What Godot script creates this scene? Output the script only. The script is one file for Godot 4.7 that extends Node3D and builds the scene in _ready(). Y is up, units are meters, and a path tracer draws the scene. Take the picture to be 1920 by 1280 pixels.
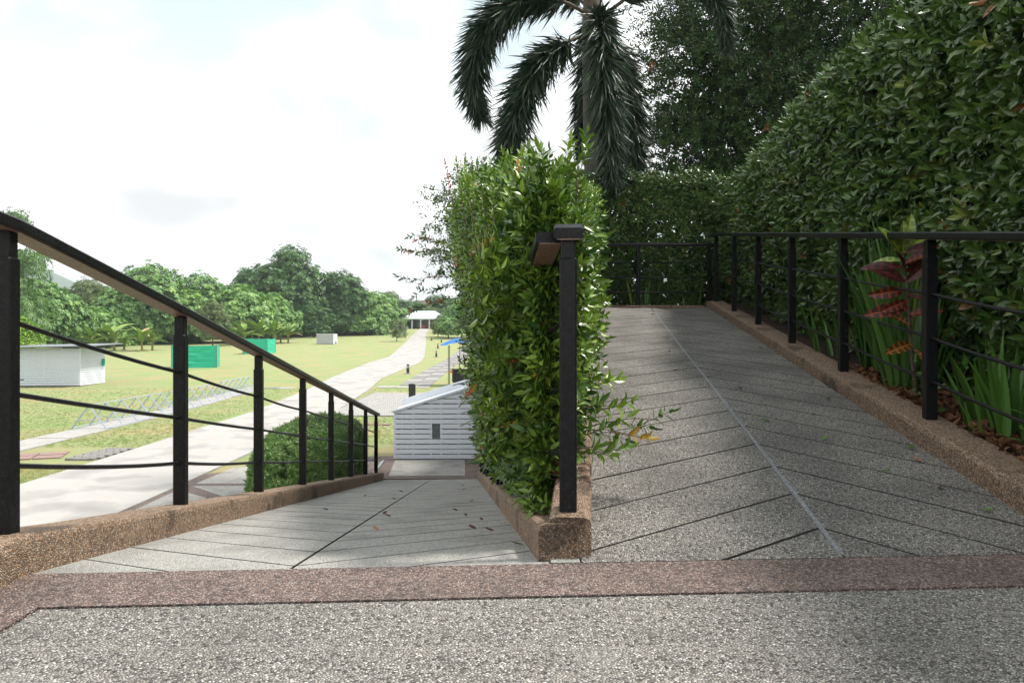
extends Node3D
# A ramp landing in a tropical garden: one ramp goes down on the left, one goes up on the right.
# World: y up, metres, the camera looks along -z. Helper W(x, y, d) takes the distance d in front of the camera.

var taken := {}
var M := {}
var rng := RandomNumberGenerator.new()
const SLOPE_DOWN := 0.157
const SLOPE_UP := 0.146
const LOW := -1.545

class MB:
	var v := PackedVector3Array()
	var n := PackedVector3Array()
	var c := PackedColorArray()
	var i := PackedInt32Array()
	var tint := Color.WHITE
	func tri(a: Vector3, b: Vector3, d: Vector3, hint := Vector3.ZERO) -> void:
		var m := (d - a).cross(b - a)
		if m.length_squared() < 1e-18:
			return
		m = m.normalized()
		var s := v.size()
		if hint != Vector3.ZERO and m.dot(hint) < 0.0:
			m = -m
			v.append(a); v.append(d); v.append(b)
		else:
			v.append(a); v.append(b); v.append(d)
		for k in 3:
			n.append(m); c.append(tint); i.append(s + k)
	func quad(a: Vector3, b: Vector3, d: Vector3, e: Vector3, hint := Vector3.ZERO) -> void:
		tri(a, b, d, hint)
		tri(a, d, e, hint)
	# a box with chamfered edges, in the axes of T
	func box(t: Transform3D, size: Vector3, r := 0.004) -> void:
		var h := size * 0.5
		r = minf(r, minf(h.x, minf(h.y, h.z)) * 0.6)
		var q := h - Vector3(r, r, r)
		var ax := [Vector3.RIGHT, Vector3.UP, Vector3.BACK]
		for k in 3:
			for s in [-1.0, 1.0]:
				var u: Vector3 = ax[(k + 1) % 3]
				var w: Vector3 = ax[(k + 2) % 3]
				var o: Vector3 = ax[k] * h[k] * s
				var du: Vector3 = u * q[(k + 1) % 3]
				var dw: Vector3 = w * q[(k + 2) % 3]
				var nn: Vector3 = t.basis * (ax[k] * s)
				quad(t * (o - du - dw), t * (o + du - dw), t * (o + du + dw), t * (o - du + dw), nn)
		if r <= 0.0:
			return
		for k in 3:
			var a1 := (k + 1) % 3
			var a2 := (k + 2) % 3
			for s1 in [-1.0, 1.0]:
				for s2 in [-1.0, 1.0]:
					var p1: Vector3 = ax[a1] * h[a1] * s1 + ax[a2] * q[a2] * s2
					var p2: Vector3 = ax[a1] * q[a1] * s1 + ax[a2] * h[a2] * s2
					var e: Vector3 = ax[k] * q[k]
					quad(t * (p1 - e), t * (p1 + e), t * (p2 + e), t * (p2 - e), t.basis * (ax[a1] * s1 + ax[a2] * s2))
		for sx in [-1.0, 1.0]:
			for sy in [-1.0, 1.0]:
				for sz in [-1.0, 1.0]:
					tri(t * Vector3(h.x * sx, q.y * sy, q.z * sz), t * Vector3(q.x * sx, h.y * sy, q.z * sz), t * Vector3(q.x * sx, q.y * sy, h.z * sz), t.basis * Vector3(sx, sy, sz))
	# a box laid along the line from a to b: width across, height upwards
	func beam(a: Vector3, b: Vector3, width: float, height: float, r := 0.003, up := Vector3.UP) -> void:
		var f := (b - a).normalized()
		var s := f.cross(up).normalized()
		box(Transform3D(Basis(s, s.cross(f), -f), (a + b) * 0.5), Vector3(width, height, a.distance_to(b)), r)
	func tube(path: Array, radii: Array, sides := 8, cap := true) -> void:
		var rings := []
		var prev := Vector3.ZERO
		for k in path.size():
			var f: Vector3 = ((path[mini(k + 1, path.size() - 1)] as Vector3) - (path[maxi(k - 1, 0)] as Vector3)).normalized()
			var side := (Vector3.RIGHT if absf(f.x) < 0.9 else Vector3.UP) if k == 0 else prev
			side = (side - f * side.dot(f)).normalized()
			prev = side
			var o := f.cross(side)
			var ring := []
			for s in sides:
				var a := TAU * s / sides
				ring.append(side * cos(a) + o * sin(a))
			rings.append(ring)
		var start := v.size()
		for k in path.size():
			var rr: float = radii[mini(k, radii.size() - 1)]
			for s in sides:
				var dd: Vector3 = rings[k][s]
				v.append((path[k] as Vector3) + dd * rr); n.append(dd); c.append(tint)
		for k in path.size() - 1:
			for s in sides:
				var a := start + k * sides + s
				var b := start + k * sides + (s + 1) % sides
				i.append_array(PackedInt32Array([a, a + sides, b, b, a + sides, b + sides]))
		if cap:
			for e in [0, path.size() - 1]:
				var rr: float = radii[mini(e, radii.size() - 1)]
				var out: Vector3 = ((path[e] as Vector3) - (path[1 if e == 0 else e - 1] as Vector3))
				for s in sides:
					tri(path[e], (path[e] as Vector3) + (rings[e][s] as Vector3) * rr, (path[e] as Vector3) + (rings[e][(s + 1) % sides] as Vector3) * rr, out)
	# a closed outline (x across, y up) carried along a path; across is the path's horizontal right
	func sweep(path: Array, outline: Array, closed_ends := true) -> void:
		var rows := []
		for k in path.size():
			var f: Vector3 = (path[mini(k + 1, path.size() - 1)] as Vector3) - (path[maxi(k - 1, 0)] as Vector3)
			f.y = 0
			f = f.normalized()
			var s := f.cross(Vector3.UP).normalized()
			var row := []
			for p in outline:
				row.append((path[k] as Vector3) + s * p.x + Vector3.UP * p.y)
			rows.append(row)
		var m := outline.size()
		for k in path.size() - 1:
			var mid := Vector3.ZERO
			for p in rows[k]:
				mid += p
			for p in rows[k + 1]:
				mid += p
			mid /= 2.0 * m
			for s in m:
				var a: Vector3 = rows[k][s]
				var b: Vector3 = rows[k][(s + 1) % m]
				var d: Vector3 = rows[k + 1][(s + 1) % m]
				var e: Vector3 = rows[k + 1][s]
				quad(a, b, d, e, (a + b + d + e) / 4.0 - mid)
		if closed_ends:
			for e in [0, path.size() - 1]:
				var mid := Vector3.ZERO
				for p in rows[e]:
					mid += p
				mid /= m
				var out: Vector3 = (path[e] as Vector3) - (path[1 if e == 0 else e - 1] as Vector3)
				for s in m:
					tri(mid, rows[e][s], rows[e][(s + 1) % m], out)
	# a flat polygon in plan (x, d) lying on the height function, with sides going down
	func slab(poly: PackedVector2Array, height: Callable, thick: float, sides: MB = null) -> void:
		var idx := Geometry2D.triangulate_polygon(poly)
		var top := []
		for p in poly:
			top.append(Vector3(p.x, height.call(p.x, p.y), -p.y))
		for k in range(0, idx.size(), 3):
			tri(top[idx[k]], top[idx[k + 1]], top[idx[k + 2]], Vector3.UP)
		if thick <= 0.0:
			return
		var mid := Vector3.ZERO
		for p in top:
			mid += p
		mid /= top.size()
		for k in top.size():
			var a: Vector3 = top[k]
			var b: Vector3 = top[(k + 1) % top.size()]
			var o := ((a + b) * 0.5 - mid)
			(sides if sides else self).quad(a, b, b + Vector3.DOWN * thick, a + Vector3.DOWN * thick, Vector3(o.x, 0, o.z))
	# one leaf along +y of T, its upper side towards +z
	func leaf(t: Transform3D, length: float, width: float, fold := 0.25, curl := 0.2, segs := 4, widest := 0.8) -> void:
		for side in [-1.0, 1.0]:
			var s := v.size()
			for k in segs + 1:
				var f := float(k) / segs
				var w := width * 0.5 * pow(maxf(0.0, sin(PI * pow(f, widest))), 0.85)
				if k == 0 or k == segs:
					w = 0.0
				var z := -curl * length * f * f
				var along := Vector3(0, 1, -2.0 * curl * f).normalized()
				var across: Vector3 = Vector3(side, 0, fold).normalized()
				var nn: Vector3 = across.cross(along) * side
				v.append(t * Vector3(0, f * length, z)); n.append((t.basis * nn).normalized()); c.append(tint)
				v.append(t * Vector3(side * w, f * length, z + fold * w)); n.append((t.basis * nn).normalized()); c.append(tint)
			for k in segs:
				var a := s + 2 * k
				if side > 0:
					if k > 0:
						i.append_array(PackedInt32Array([a, a + 3, a + 1]))
					i.append_array(PackedInt32Array([a, a + 2, a + 3]) if k < segs - 1 or true else PackedInt32Array())
				else:
					if k > 0:
						i.append_array(PackedInt32Array([a, a + 1, a + 3]))
					i.append_array(PackedInt32Array([a, a + 3, a + 2]))
	# adds another builder's faces as a second surface with a material of its own
	func mesh_of_two(first: Material, other: MB, second: Material) -> ArrayMesh:
		var m := mesh()
		m.surface_set_material(0, first)
		var b := other.mesh().surface_get_arrays(0)
		m.add_surface_from_arrays(Mesh.PRIMITIVE_TRIANGLES, b)
		m.surface_set_material(1, second)
		return m
	func mesh() -> ArrayMesh:
		var arr := []
		arr.resize(Mesh.ARRAY_MAX)
		arr[Mesh.ARRAY_VERTEX] = v
		arr[Mesh.ARRAY_NORMAL] = n
		arr[Mesh.ARRAY_COLOR] = c
		arr[Mesh.ARRAY_INDEX] = i
		var m := ArrayMesh.new()
		m.add_surface_from_arrays(Mesh.PRIMITIVE_TRIANGLES, arr)
		return m

func W(x: float, y: float, d: float) -> Vector3:
	return Vector3(x, y, -d)

func numbered(called: String) -> String:
	if not taken.has(called):
		taken[called] = 0
		return called
	taken[called] += 1
	return "%s_%03d" % [called, taken[called]]

func tag(o: Node, label: String, category := "", group := "", kind := "") -> Node:
	if label: o.set_meta("label", label)
	if category: o.set_meta("category", category)
	if group: o.set_meta("group", group)
	if kind: o.set_meta("kind", kind)
	return o

func base(called: String, at := Vector3.ZERO, turn := 0.0) -> Node3D:
	var o := Node3D.new()
	o.name = numbered(called)
	add_child(o)
	o.position = at
	o.rotation.y = turn
	return o

func put(called: String, mesh: Mesh, mat: Material, parent: Node = null, tf := Transform3D()) -> MeshInstance3D:
	var o := MeshInstance3D.new()
	o.mesh = mesh
	if mat:
		o.material_override = mat
	o.transform = tf
	if parent == null:
		o.name = numbered(called)
		add_child(o)
	else:
		o.name = called
		parent.add_child(o, true)
	return o

func structure(called: String, mesh: Mesh, mat: Material) -> MeshInstance3D:
	var o := put(called, mesh, mat)
	o.set_meta("kind", "structure")
	return o

func many(called: String, mesh: Mesh, mat: Material, places: Array, tints: PackedColorArray, parent: Node) -> MultiMeshInstance3D:
	var mm := MultiMesh.new()
	mm.transform_format = MultiMesh.TRANSFORM_3D
	mm.use_colors = true
	mm.mesh = mesh
	mm.instance_count = places.size()
	for k in places.size():
		mm.set_instance_transform(k, places[k])
		mm.set_instance_color(k, tints[k])
	var o := MultiMeshInstance3D.new()
	o.multimesh = mm
	o.material_override = mat
	o.set_meta("kind", "stuff")
	o.name = called if parent != self else numbered(called)
	parent.add_child(o, true)
	return o

func R(a: float, b: float) -> float:
	return rng.randf_range(a, b)

# ---------------------------------------------------------------- materials
func lin(r: float, g: float, b: float) -> Color:
	return Color(r, g, b).linear_to_srgb()

func noise_image(size: int, freq: float, octaves: int, sd: int, type := FastNoiseLite.TYPE_SIMPLEX_SMOOTH) -> Image:
	var f := FastNoiseLite.new()
	f.noise_type = type
	f.seed = sd
	f.frequency = freq
	f.fractal_octaves = octaves
	return f.get_seamless_image(size, size, false, false, 0.15, true)

# washed pebbles: every cell is a stone of its own tone, the cement between them lies lower and is darker
func pebbles(stones: Image, gaps: Image, palette: Array, cement: Color, amount: float) -> ImageTexture:
	var size := stones.get_width()
	var a := stones.get_data()
	var b := gaps.get_data()
	var data := PackedByteArray()
	data.resize(size * size * 3)
	var m := palette.size()
	var cols := []
	for k in 256:
		cols.append(palette[(k * 7) % m].lerp(palette[(k * 13 + 5) % m], fmod(k * 0.37, 1.0) * 0.6))
	for k in size * size:
		var p: Color = cols[a[k]]
		var t := clampf((b[k] / 255.0 - 0.02) / amount, 0.0, 1.0)
		var q: Color = cement.lerp(p, t)
		data[k * 3] = int(clampf(q.r, 0, 1) * 255)
		data[k * 3 + 1] = int(clampf(q.g, 0, 1) * 255)
		data[k * 3 + 2] = int(clampf(q.b, 0, 1) * 255)
	return ImageTexture.create_from_image(Image.create_from_data(size, size, false, Image.FORMAT_RGB8, data))

# colours picked from a noise image through a list of [stop, colour]
func ramped(im: Image, stops: Array) -> ImageTexture:
	var size := im.get_width()
	var a := im.get_data()
	var g := Gradient.new()
	g.offsets = PackedFloat32Array(stops.map(func(s): return s[0]))
	g.colors = PackedColorArray(stops.map(func(s): return s[1]))
	var lut := []
	for k in 256:
		lut.append(g.sample(k / 255.0))
	var data := PackedByteArray()
	data.resize(size * size * 4)
	for k in size * size:
		var q: Color = lut[a[k]]
		data[k * 4] = int(q.r * 255)
		data[k * 4 + 1] = int(q.g * 255)
		data[k * 4 + 2] = int(q.b * 255)
		data[k * 4 + 3] = int(q.a * 255)
	return ImageTexture.create_from_image(Image.create_from_data(size, size, false, Image.FORMAT_RGBA8, data))

func surf(albedo: Color, rough: float, tex: Texture2D = null, scale := 1.0, bump: Texture2D = null, depth := 0.0, stain: Texture2D = null, stain_scale := 0.3) -> StandardMaterial3D:
	var m := StandardMaterial3D.new()
	m.albedo_color = albedo
	m.roughness = rough
	if tex:
		m.albedo_texture = tex
	if tex or bump:
		m.uv1_triplanar = true
		m.uv1_world_triplanar = true
		m.uv1_scale = Vector3.ONE * scale
		m.uv1_triplanar_sharpness = 4.0
	if bump:
		m.heightmap_enabled = true
		m.heightmap_texture = bump
		m.heightmap_scale = depth
	if stain:
		m.detail_enabled = true
		m.detail_blend_mode = BaseMaterial3D.BLEND_MODE_MIX
		m.detail_albedo = stain
		m.detail_uv_layer = BaseMaterial3D.DETAIL_UV_2
		m.uv2_triplanar = true
		m.uv2_world_triplanar = true
		m.uv2_scale = Vector3.ONE * stain_scale
		m.uv2_triplanar_sharpness = 4.0
	return m

func leafy(rough: float, through: Color, spec := 0.5) -> StandardMaterial3D:
	var m := StandardMaterial3D.new()
	m.vertex_color_use_as_albedo = true
	m.roughness = rough
	m.metallic_specular = spec
	m.backlight_enabled = true
	m.backlight = through
	return m

func make_materials() -> void:
	var S := 512
	var f := FastNoiseLite.new()
	f.noise_type = FastNoiseLite.TYPE_CELLULAR
	f.frequency = 0.13
	f.cellular_jitter = 1.0
	f.fractal_type = FastNoiseLite.FRACTAL_NONE
	f.seed = 11
	f.cellular_return_type = FastNoiseLite.RETURN_CELL_VALUE
	var stones := f.get_seamless_image(S, S, false, false, 0.04, true)
	f.cellular_return_type = FastNoiseLite.RETURN_DISTANCE2_SUB
	var gaps := f.get_seamless_image(S, S, false, false, 0.04, true)
	var relief := ImageTexture.create_from_image(gaps)
	var n_mid := noise_image(S, 0.012, 5, 3)
	var n_fine := noise_image(S, 0.05, 4, 5)
	var n_grain := noise_image(S, 0.2, 3, 9)
	var grain_tex := ImageTexture.create_from_image(n_grain)
	var fine_tex := ImageTexture.create_from_image(n_fine)
	# stains: grime with its own ragged outline, drawn over the stones
	var clear := Color(0.2, 0.19, 0.17, 0.0)
	var stain_soft := ramped(n_mid, [[0.0, Color(0.2, 0.195, 0.18, 0.4)], [0.32, Color(0.22, 0.21, 0.19, 0.16)], [0.5, clear], [0.72, Color(0.62, 0.62, 0.6, 0.0)], [1.0, Color(0.66, 0.66, 0.64, 0.35)]])
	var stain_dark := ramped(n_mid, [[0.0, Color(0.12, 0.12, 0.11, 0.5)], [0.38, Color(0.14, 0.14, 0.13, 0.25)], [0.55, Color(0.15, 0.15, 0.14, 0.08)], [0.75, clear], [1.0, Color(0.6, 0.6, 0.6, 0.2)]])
	var stain_kerb := ramped(n_mid, [[0.0, Color(0.12, 0.1, 0.085, 0.8)], [0.26, Color(0.16, 0.135, 0.11, 0.6)], [0.34, Color(0.18, 0.15, 0.12, 0.15)], [0.5, clear], [1.0, Color(0.7, 0.6, 0.5, 0.25)]])
	var grey := [Color(0.73, 0.715, 0.69), Color(0.56, 0.54, 0.51), Color(0.87, 0.855, 0.83), Color(0.36, 0.34, 0.315), Color(0.68, 0.655, 0.62), Color(0.24, 0.22, 0.205), Color(0.81, 0.79, 0.755), Color(0.50, 0.47, 0.43)]
	var pale := [Color(0.80, 0.79, 0.77), Color(0.72, 0.71, 0.69), Color(0.84, 0.83, 0.81), Color(0.64, 0.63, 0.60), Color(0.76, 0.75, 0.72), Color(0.68, 0.66, 0.62)]
	var brown := [Color(0.68, 0.55, 0.44), Color(0.77, 0.66, 0.55), Color(0.56, 0.42, 0.32), Color(0.80, 0.74, 0.67), Color(0.40, 0.32, 0.26), Color(0.66, 0.55, 0.44), Color(0.60, 0.53, 0.47), Color(0.34, 0.30, 0.27)]
	var pink := [Color(0.62, 0.52, 0.48), Color(0.70, 0.61, 0.57), Color(0.45, 0.385, 0.36), Color(0.74, 0.69, 0.66), Color(0.35, 0.30, 0.285), Color(0.60, 0.50, 0.45), Color(0.52, 0.475, 0.46), Color(0.28, 0.25, 0.24)]
	M.landing = surf(Color.WHITE, 0.85, pebbles(stones, gaps, grey, Color(0.21, 0.205, 0.20), 0.23), 2.1, relief, 0.6, stain_soft, 0.23)
	M.ramp_pale = surf(Color.WHITE, 0.85, pebbles(stones, gaps, pale, Color(0.33, 0.325, 0.315), 0.24), 2.1, relief, 0.45, stain_soft, 0.29)
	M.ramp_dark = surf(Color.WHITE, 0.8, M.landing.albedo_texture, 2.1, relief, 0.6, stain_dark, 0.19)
	M.kerb = surf(Color.WHITE, 0.85, pebbles(stones, gaps, brown, Color(0.34, 0.26, 0.195), 0.22), 2.2, relief, 0.6, stain_kerb, 0.27)
	M.border = surf(Color.WHITE, 0.85, pebbles(stones, gaps, pink, Color(0.26, 0.21, 0.195), 0.26), 2.1, relief, 0.6, stain_soft, 0.31)
	M.groove = surf(lin(0.035, 0.034, 0.032), 0.95)
	M.joint = surf(lin(0.16, 0.155, 0.15), 0.9, ramped(n_fine, [[0.2, Color(0.6, 0.6, 0.6)], [0.8, Color(1, 1, 1)]]), 3.0)
	M.mortar = surf(Color.WHITE, 0.8, ramped(n_fine, [[0.2, Color(0.38, 0.385, 0.395)], [0.5, Color(0.48, 0.485, 0.495)], [0.8, Color(0.57, 0.575, 0.585)]]), 2.0, grain_tex, 0.1)
	M.black = surf(Color.WHITE, 0.38, ramped(n_fine, [[0.1, Color(0.06, 0.06, 0.068)], [0.6, Color(0.085, 0.085, 0.095)], [0.95, Color(0.12, 0.118, 0.12)]]), 1.3, fine_tex, 0.06, ramped(n_grain, [[0.0, Color(0.42, 0.3, 0.22, 0.8)], [0.16, Color(0.35, 0.3, 0.26, 0.4)], [0.22, Color(0.2, 0.2, 0.2, 0.0)], [1.0, Color(0.2, 0.2, 0.2, 0.0)]]), 0.8)
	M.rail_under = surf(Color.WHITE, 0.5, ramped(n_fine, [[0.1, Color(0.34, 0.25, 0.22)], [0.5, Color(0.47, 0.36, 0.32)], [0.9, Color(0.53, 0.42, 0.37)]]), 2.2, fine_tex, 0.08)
	M.road = surf(Color.WHITE, 0.9, ramped(n_grain, [[0.1, Color(0.61, 0.595, 0.58)], [0.5, Color(0.655, 0.64, 0.625)], [0.9, Color(0.70, 0.685, 0.67)]]), 1.2, grain_tex, 0.15, ramped(n_mid, [[0.0, Color(0.38, 0.37, 0.37, 0.55)], [0.35, Color(0.45, 0.44, 0.435, 0.3)], [0.52, Color(0.55, 0.54, 0.53, 0.0)], [1.0, Color(0.66, 0.61, 0.575, 0.4)]]), 0.11)
	M.lawn = surf(Color.WHITE, 0.95, ramped(n_grain, [[0.1, Color(0.45, 0.49, 0.31)], [0.4, Color(0.54, 0.57, 0.38)], [0.65, Color(0.62, 0.62, 0.45)], [0.95, Color(0.69, 0.68, 0.54)]]), 1.0, grain_tex, 1.2, ramped(n_mid, [[0.0, Color(0.45, 0.55, 0.29, 0.75)], [0.42, Color(0.50, 0.58, 0.33, 0.45)], [0.55, Color(0.5, 0.5, 0.25, 0.0)], [0.68, Color(0.62, 0.55, 0.37, 0.4)], [1.0, Color(0.66, 0.57, 0.42, 0.8)]]), 0.055)
	M.slab = surf(Color.WHITE, 0.9, ramped(n_fine, [[0.1, Color(0.54, 0.53, 0.515)], [0.5, Color(0.63, 0.62, 0.605)], [0.9, Color(0.70, 0.69, 0.675)]]), 0.9, grain_tex, 0.15, ramped(n_mid, [[0.0, Color(0.36, 0.35, 0.33, 0.6)], [0.45, Color(0.5, 0.5, 0.48, 0.0)], [1.0, Color(0.7, 0.7, 0.66, 0.2)]]), 0.4)
	M.slab_dark = surf(Color.WHITE, 0.9, ramped(n_fine, [[0.1, Color(0.40, 0.39, 0.38)], [0.5, Color(0.50, 0.49, 0.48)], [0.9, Color(0.59, 0.58, 0.565)]]), 0.8, grain_tex, 0.15)
	M.brick = surf(Color.WHITE, 0.9, ramped(n_fine, [[0.1, Color(0.48, 0.38, 0.355)], [0.5, Color(0.55, 0.45, 0.42)], [0.9, Color(0.61, 0.52, 0.49)]]), 1.3)
	M.white = surf(Color.WHITE, 0.5, ramped(n_fine, [[0.1, Color(0.76, 0.78, 0.80)], [0.5, Color(0.84, 0.86, 0.88)], [0.9, Color(0.88, 0.895, 0.91)]]), 0.6, grain_tex, 0.05)
	M.white_cool = surf(Color.WHITE, 0.65, ramped(n_fine, [[0.1, Color(0.87, 0.885, 0.91)], [0.5, Color(0.89, 0.90, 0.925)], [0.9, Color(0.905, 0.915, 0.935)]]), 0.5, grain_tex, 0.05)
	M.wall_white = surf(Color.WHITE, 0.8, ramped(n_fine, [[0.1, Color(0.60, 0.60, 0.61)], [0.9, Color(0.78, 0.78, 0.79)]]), 0.8)
	M.near_black = surf(lin(0.02, 0.02, 0.022), 0.9)  # flat near-black of the cart box, its valance and the crate vent
	M.grey_metal = surf(Color.WHITE, 0.4, ramped(n_fine, [[0.1, Color(0.36, 0.38, 0.40)], [0.9, Color(0.56, 0.58, 0.60)]]), 1.5)
	M.meter = surf(Color.WHITE, 0.3, ramped(n_fine, [[0.2, Color(0.30, 0.32, 0.33)], [0.8, Color(0.50, 0.52, 0.51)]]), 1.2)
	M.net = surf(Color.WHITE, 0.7, ramped(n_fine, [[0.1, Color(0.10, 0.60, 0.48)], [0.5, Color(0.16, 0.72, 0.58)], [0.9, Color(0.26, 0.78, 0.66)]]), 0.6)
	M.net.backlight_enabled = true
	M.net.backlight = Color(0.3, 0.5, 0.45)
	M.rack = surf(lin(0.36, 0.42, 0.55), 0.45)
	M.blue = surf(Color.WHITE, 0.6, ramped(n_fine, [[0.1, Color(0.10, 0.36, 0.66)], [0.9, Color(0.18, 0.47, 0.78)]]), 1.5)
	M.dark_metal = surf(lin(0.02, 0.02, 0.022), 0.45)
	M.bronze = surf(lin(0.035, 0.033, 0.034), 0.4)
	M.lens = surf(lin(0.62, 0.64, 0.64), 0.3)
	M.red = surf(lin(0.55, 0.06, 0.03), 0.4)
	M.soil = surf(Color.WHITE, 0.95, ramped(n_fine, [[0.1, Color(0.13, 0.09, 0.065)], [0.5, Color(0.22, 0.16, 0.12)], [0.9, Color(0.32, 0.24, 0.18)]]), 2.0, grain_tex, 1.0)
	M.bark = surf(Color.WHITE, 0.9, ramped(n_fine, [[0.1, Color(0.22, 0.18, 0.15)], [0.5, Color(0.36, 0.31, 0.27)], [0.9, Color(0.48, 0.43, 0.38)]]), 1.6, fine_tex, 1.0)
	M.palm_bark = surf(Color.WHITE, 0.85, ramped(n_fine, [[0.1, Color(0.22, 0.21, 0.20)], [0.5, Color(0.32, 0.31, 0.30)], [0.9, Color(0.41, 0.40, 0.385)]]), 1.4, fine_tex, 0.6)
	M.crownshaft = surf(lin(0.085, 0.06, 0.045), 0.7)
	M.black.metallic_specular = 0.3
	M.twig = surf(lin(0.11, 0.075, 0.05), 0.85)
	M.hill = surf(Color.WHITE, 0.95, ramped(n_fine, [[0.1, Color(0.16, 0.26, 0.15)], [0.5, Color(0.22, 0.33, 0.19)], [0.9, Color(0.30, 0.40, 0.24)]]), 0.01)
	M.leaf = leafy(0.34, Color(0.42, 0.48, 0.16))
	M.leaf_dark = leafy(0.31, Color(0.16, 0.22, 0.08))
	M.leaf_far = leafy(0.5, Color(0.42, 0.52, 0.24))
	M.leaf_tree = leafy(0.5, Color(0.2, 0.27, 0.08), 0.3)
	M.blade = leafy(0.45, Color(0.3, 0.36, 0.12))
	M.palm = leafy(0.38, Color(0.1, 0.12, 0.07))
	M.litter = leafy(0.85, Color(0.05, 0.03, 0.02), 0.3)

# ---------------------------------------------------------------- heights
func ground_y(d: float) -> float:
	var pts := [[-400.0, LOW], [24.0, LOW], [34.0, -1.42], [44.7, -1.14], [66.0, -0.72], [82.0, -0.02], [100.0, 0.72], [120.0, 1.62], [138.0, 2.98], [143.0, 3.05], [150.0, 2.2], [200.0, 2.6], [300.0, 3.2], [600.0, 4.0], [3000.0, 4.0]]
	for k in pts.size() - 1:
		if d <= pts[k + 1][0]:
			return lerpf(pts[k][1], pts[k + 1][1], clampf((d - pts[k][0]) / (pts[k + 1][0] - pts[k][0]), 0, 1))
	return 4.0

func down_y(x: float, d: float) -> float:
	return maxf(LOW, -SLOPE_DOWN * maxf(0.0, d - 2.28 - 0.066 * x))

func up_y(x: float, d: float) -> float:
	return minf(1.15, SLOPE_UP * maxf(0.0, d - 2.28 - 0.066 * x))

# plan lines of the two ramps
func down_left(d: float) -> float: return -1.41 - 0.066 * (d - 2.18)
func down_right(d: float) -> float: return 0.086 - 0.066 * (d - 2.28)
func up_left(d: float) -> float: return 0.244 + 0.107 * (d - 2.29)
func up_right(d: float) -> float: return 1.83 + 0.112 * (d - 2.40)

func make_ground() -> void:
	# one sheet out to the horizon
	var ds := [-60.0, -20.0, 0.0, 8.0]
	for k in range(9, 60): ds.append(float(k))
	for k in range(60, 160, 2): ds.append(float(k))
	ds.append_array([150.0 + 20.0, 180.0, 200.0, 250.0, 300.0, 450.0, 600.0, 1000.0, 1800.0, 3000.0])
	var xs := [-2500.0, -1200.0, -500.0, -200.0, -120.0, -80.0, -60.0, -45.0, -35.0, -28.0, -22.0, -18.0, -15.0, -12.0, -10.0, -8.0, -6.0, -4.0, -2.0, 0.0, 4.0, 10.0, 20.0, 40.0, 100.0, 300.0, 1000.0, 2500.0]
	var mb := MB.new()
	for k in ds.size() - 1:
		var y0 := ground_y(ds[k])
		var y1 := ground_y(ds[k + 1])
		for j in xs.size() - 1:
			mb.quad(W(xs[j], y0, ds[k]), W(xs[j + 1], y0, ds[k]), W(xs[j + 1], y1, ds[k + 1]), W(xs[j], y1, ds[k + 1]), Vector3.UP)
	structure("lawn", mb.mesh(), M.lawn)

# a strip of ground between two edges given at distances d: rows [d, left, right]
func strip(rows: Array, lift: float, thick := 0.0) -> ArrayMesh:
	var mb := MB.new()
	var fine := []
	for k in rows.size() - 1:
		var steps := maxi(1, int(ceil((rows[k + 1][0] - rows[k][0]) / 1.0)))
		for s in steps:
			var t := float(s) / steps
			fine.append([lerpf(rows[k][0], rows[k + 1][0], t), lerpf(rows[k][1], rows[k + 1][1], t), lerpf(rows[k][2], rows[k + 1][2], t)])
	fine.append(rows[-1])
	for k in fine.size() - 1:
		var a = fine[k]
		var b = fine[k + 1]
		var ya := ground_y(a[0]) + lift
		var yb := ground_y(b[0]) + lift
		mb.quad(W(a[1], ya, a[0]), W(a[2], ya, a[0]), W(b[2], yb, b[0]), W(b[1], yb, b[0]), Vector3.UP)
		for e in [1, 2]:
			mb.quad(W(a[e], ya, a[0]), W(b[e], yb, b[0]), W(b[e], yb - 0.2, b[0]), W(a[e], ya - 0.2, a[0]), Vector3(-1 if e == 1 else 1, 0, 0))
	return mb.mesh()

func make_road() -> void:
	var rows := [[2.0, -7.25, -4.95], [11.2, -7.55, -5.08], [14.9, -7.7, -5.19], [18.0, -7.85, -5.3], [23.5, -8.14, -5.55], [32.4, -8.9, -6.25], [39.0, -9.55, -6.85], [46.0, -10.0, -6.85], [56.0, -10.7, -6.9], [66.0, -10.9, -7.75], [82.0, -12.3, -9.5], [100.0, -14.1, -11.5], [120.0, -16.1, -13.9], [137.0, -17.0, -15.3], [143.0, -17.2, -15.7]]
	structure("road", strip(rows, 0.035), M.road)

# paving slabs along a straight path: each one a piece of its own with open joints
func slab_path(called: String, label: String, a: Vector2, b: Vector2, width: float, pitch: float, across: int, mats: Array, limit := 300) -> void:
	var root := Node3D.new()
	root.name = numbered(called)
	add_child(root)
	tag(root, label, "", "", "structure")
	var len := a.distance_to(b)
	var f := (b - a) / len
	var s := Vector2(f.y, -f.x)
	var count := int(len / pitch)
	for k in count:
		for j in across:
			var w := width / across
			var o := (j - (across - 1) * 0.5) * w
			var g := 0.018
			var poly := PackedVector2Array()
			for q in [[g, -w * 0.5 + g], [g, w * 0.5 - g], [pitch - g, w * 0.5 - g], [pitch - g, -w * 0.5 + g]]:
				poly.append(a + f * (k * pitch + q[0]) + s * (o + q[1]))
			var lift := 0.022 + R(-0.006, 0.008)
			var mb := MB.new()
			mb.slab(poly, func(_x, d): return ground_y(d) + lift, 0.08)
			put("slab", mb.mesh(), mats[(k * 3 + j) % mats.size()], root)

func clipped(band: PackedVector2Array, area: PackedVector2Array) -> Array:
	return Geometry2D.intersect_polygons(band, area)

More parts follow.
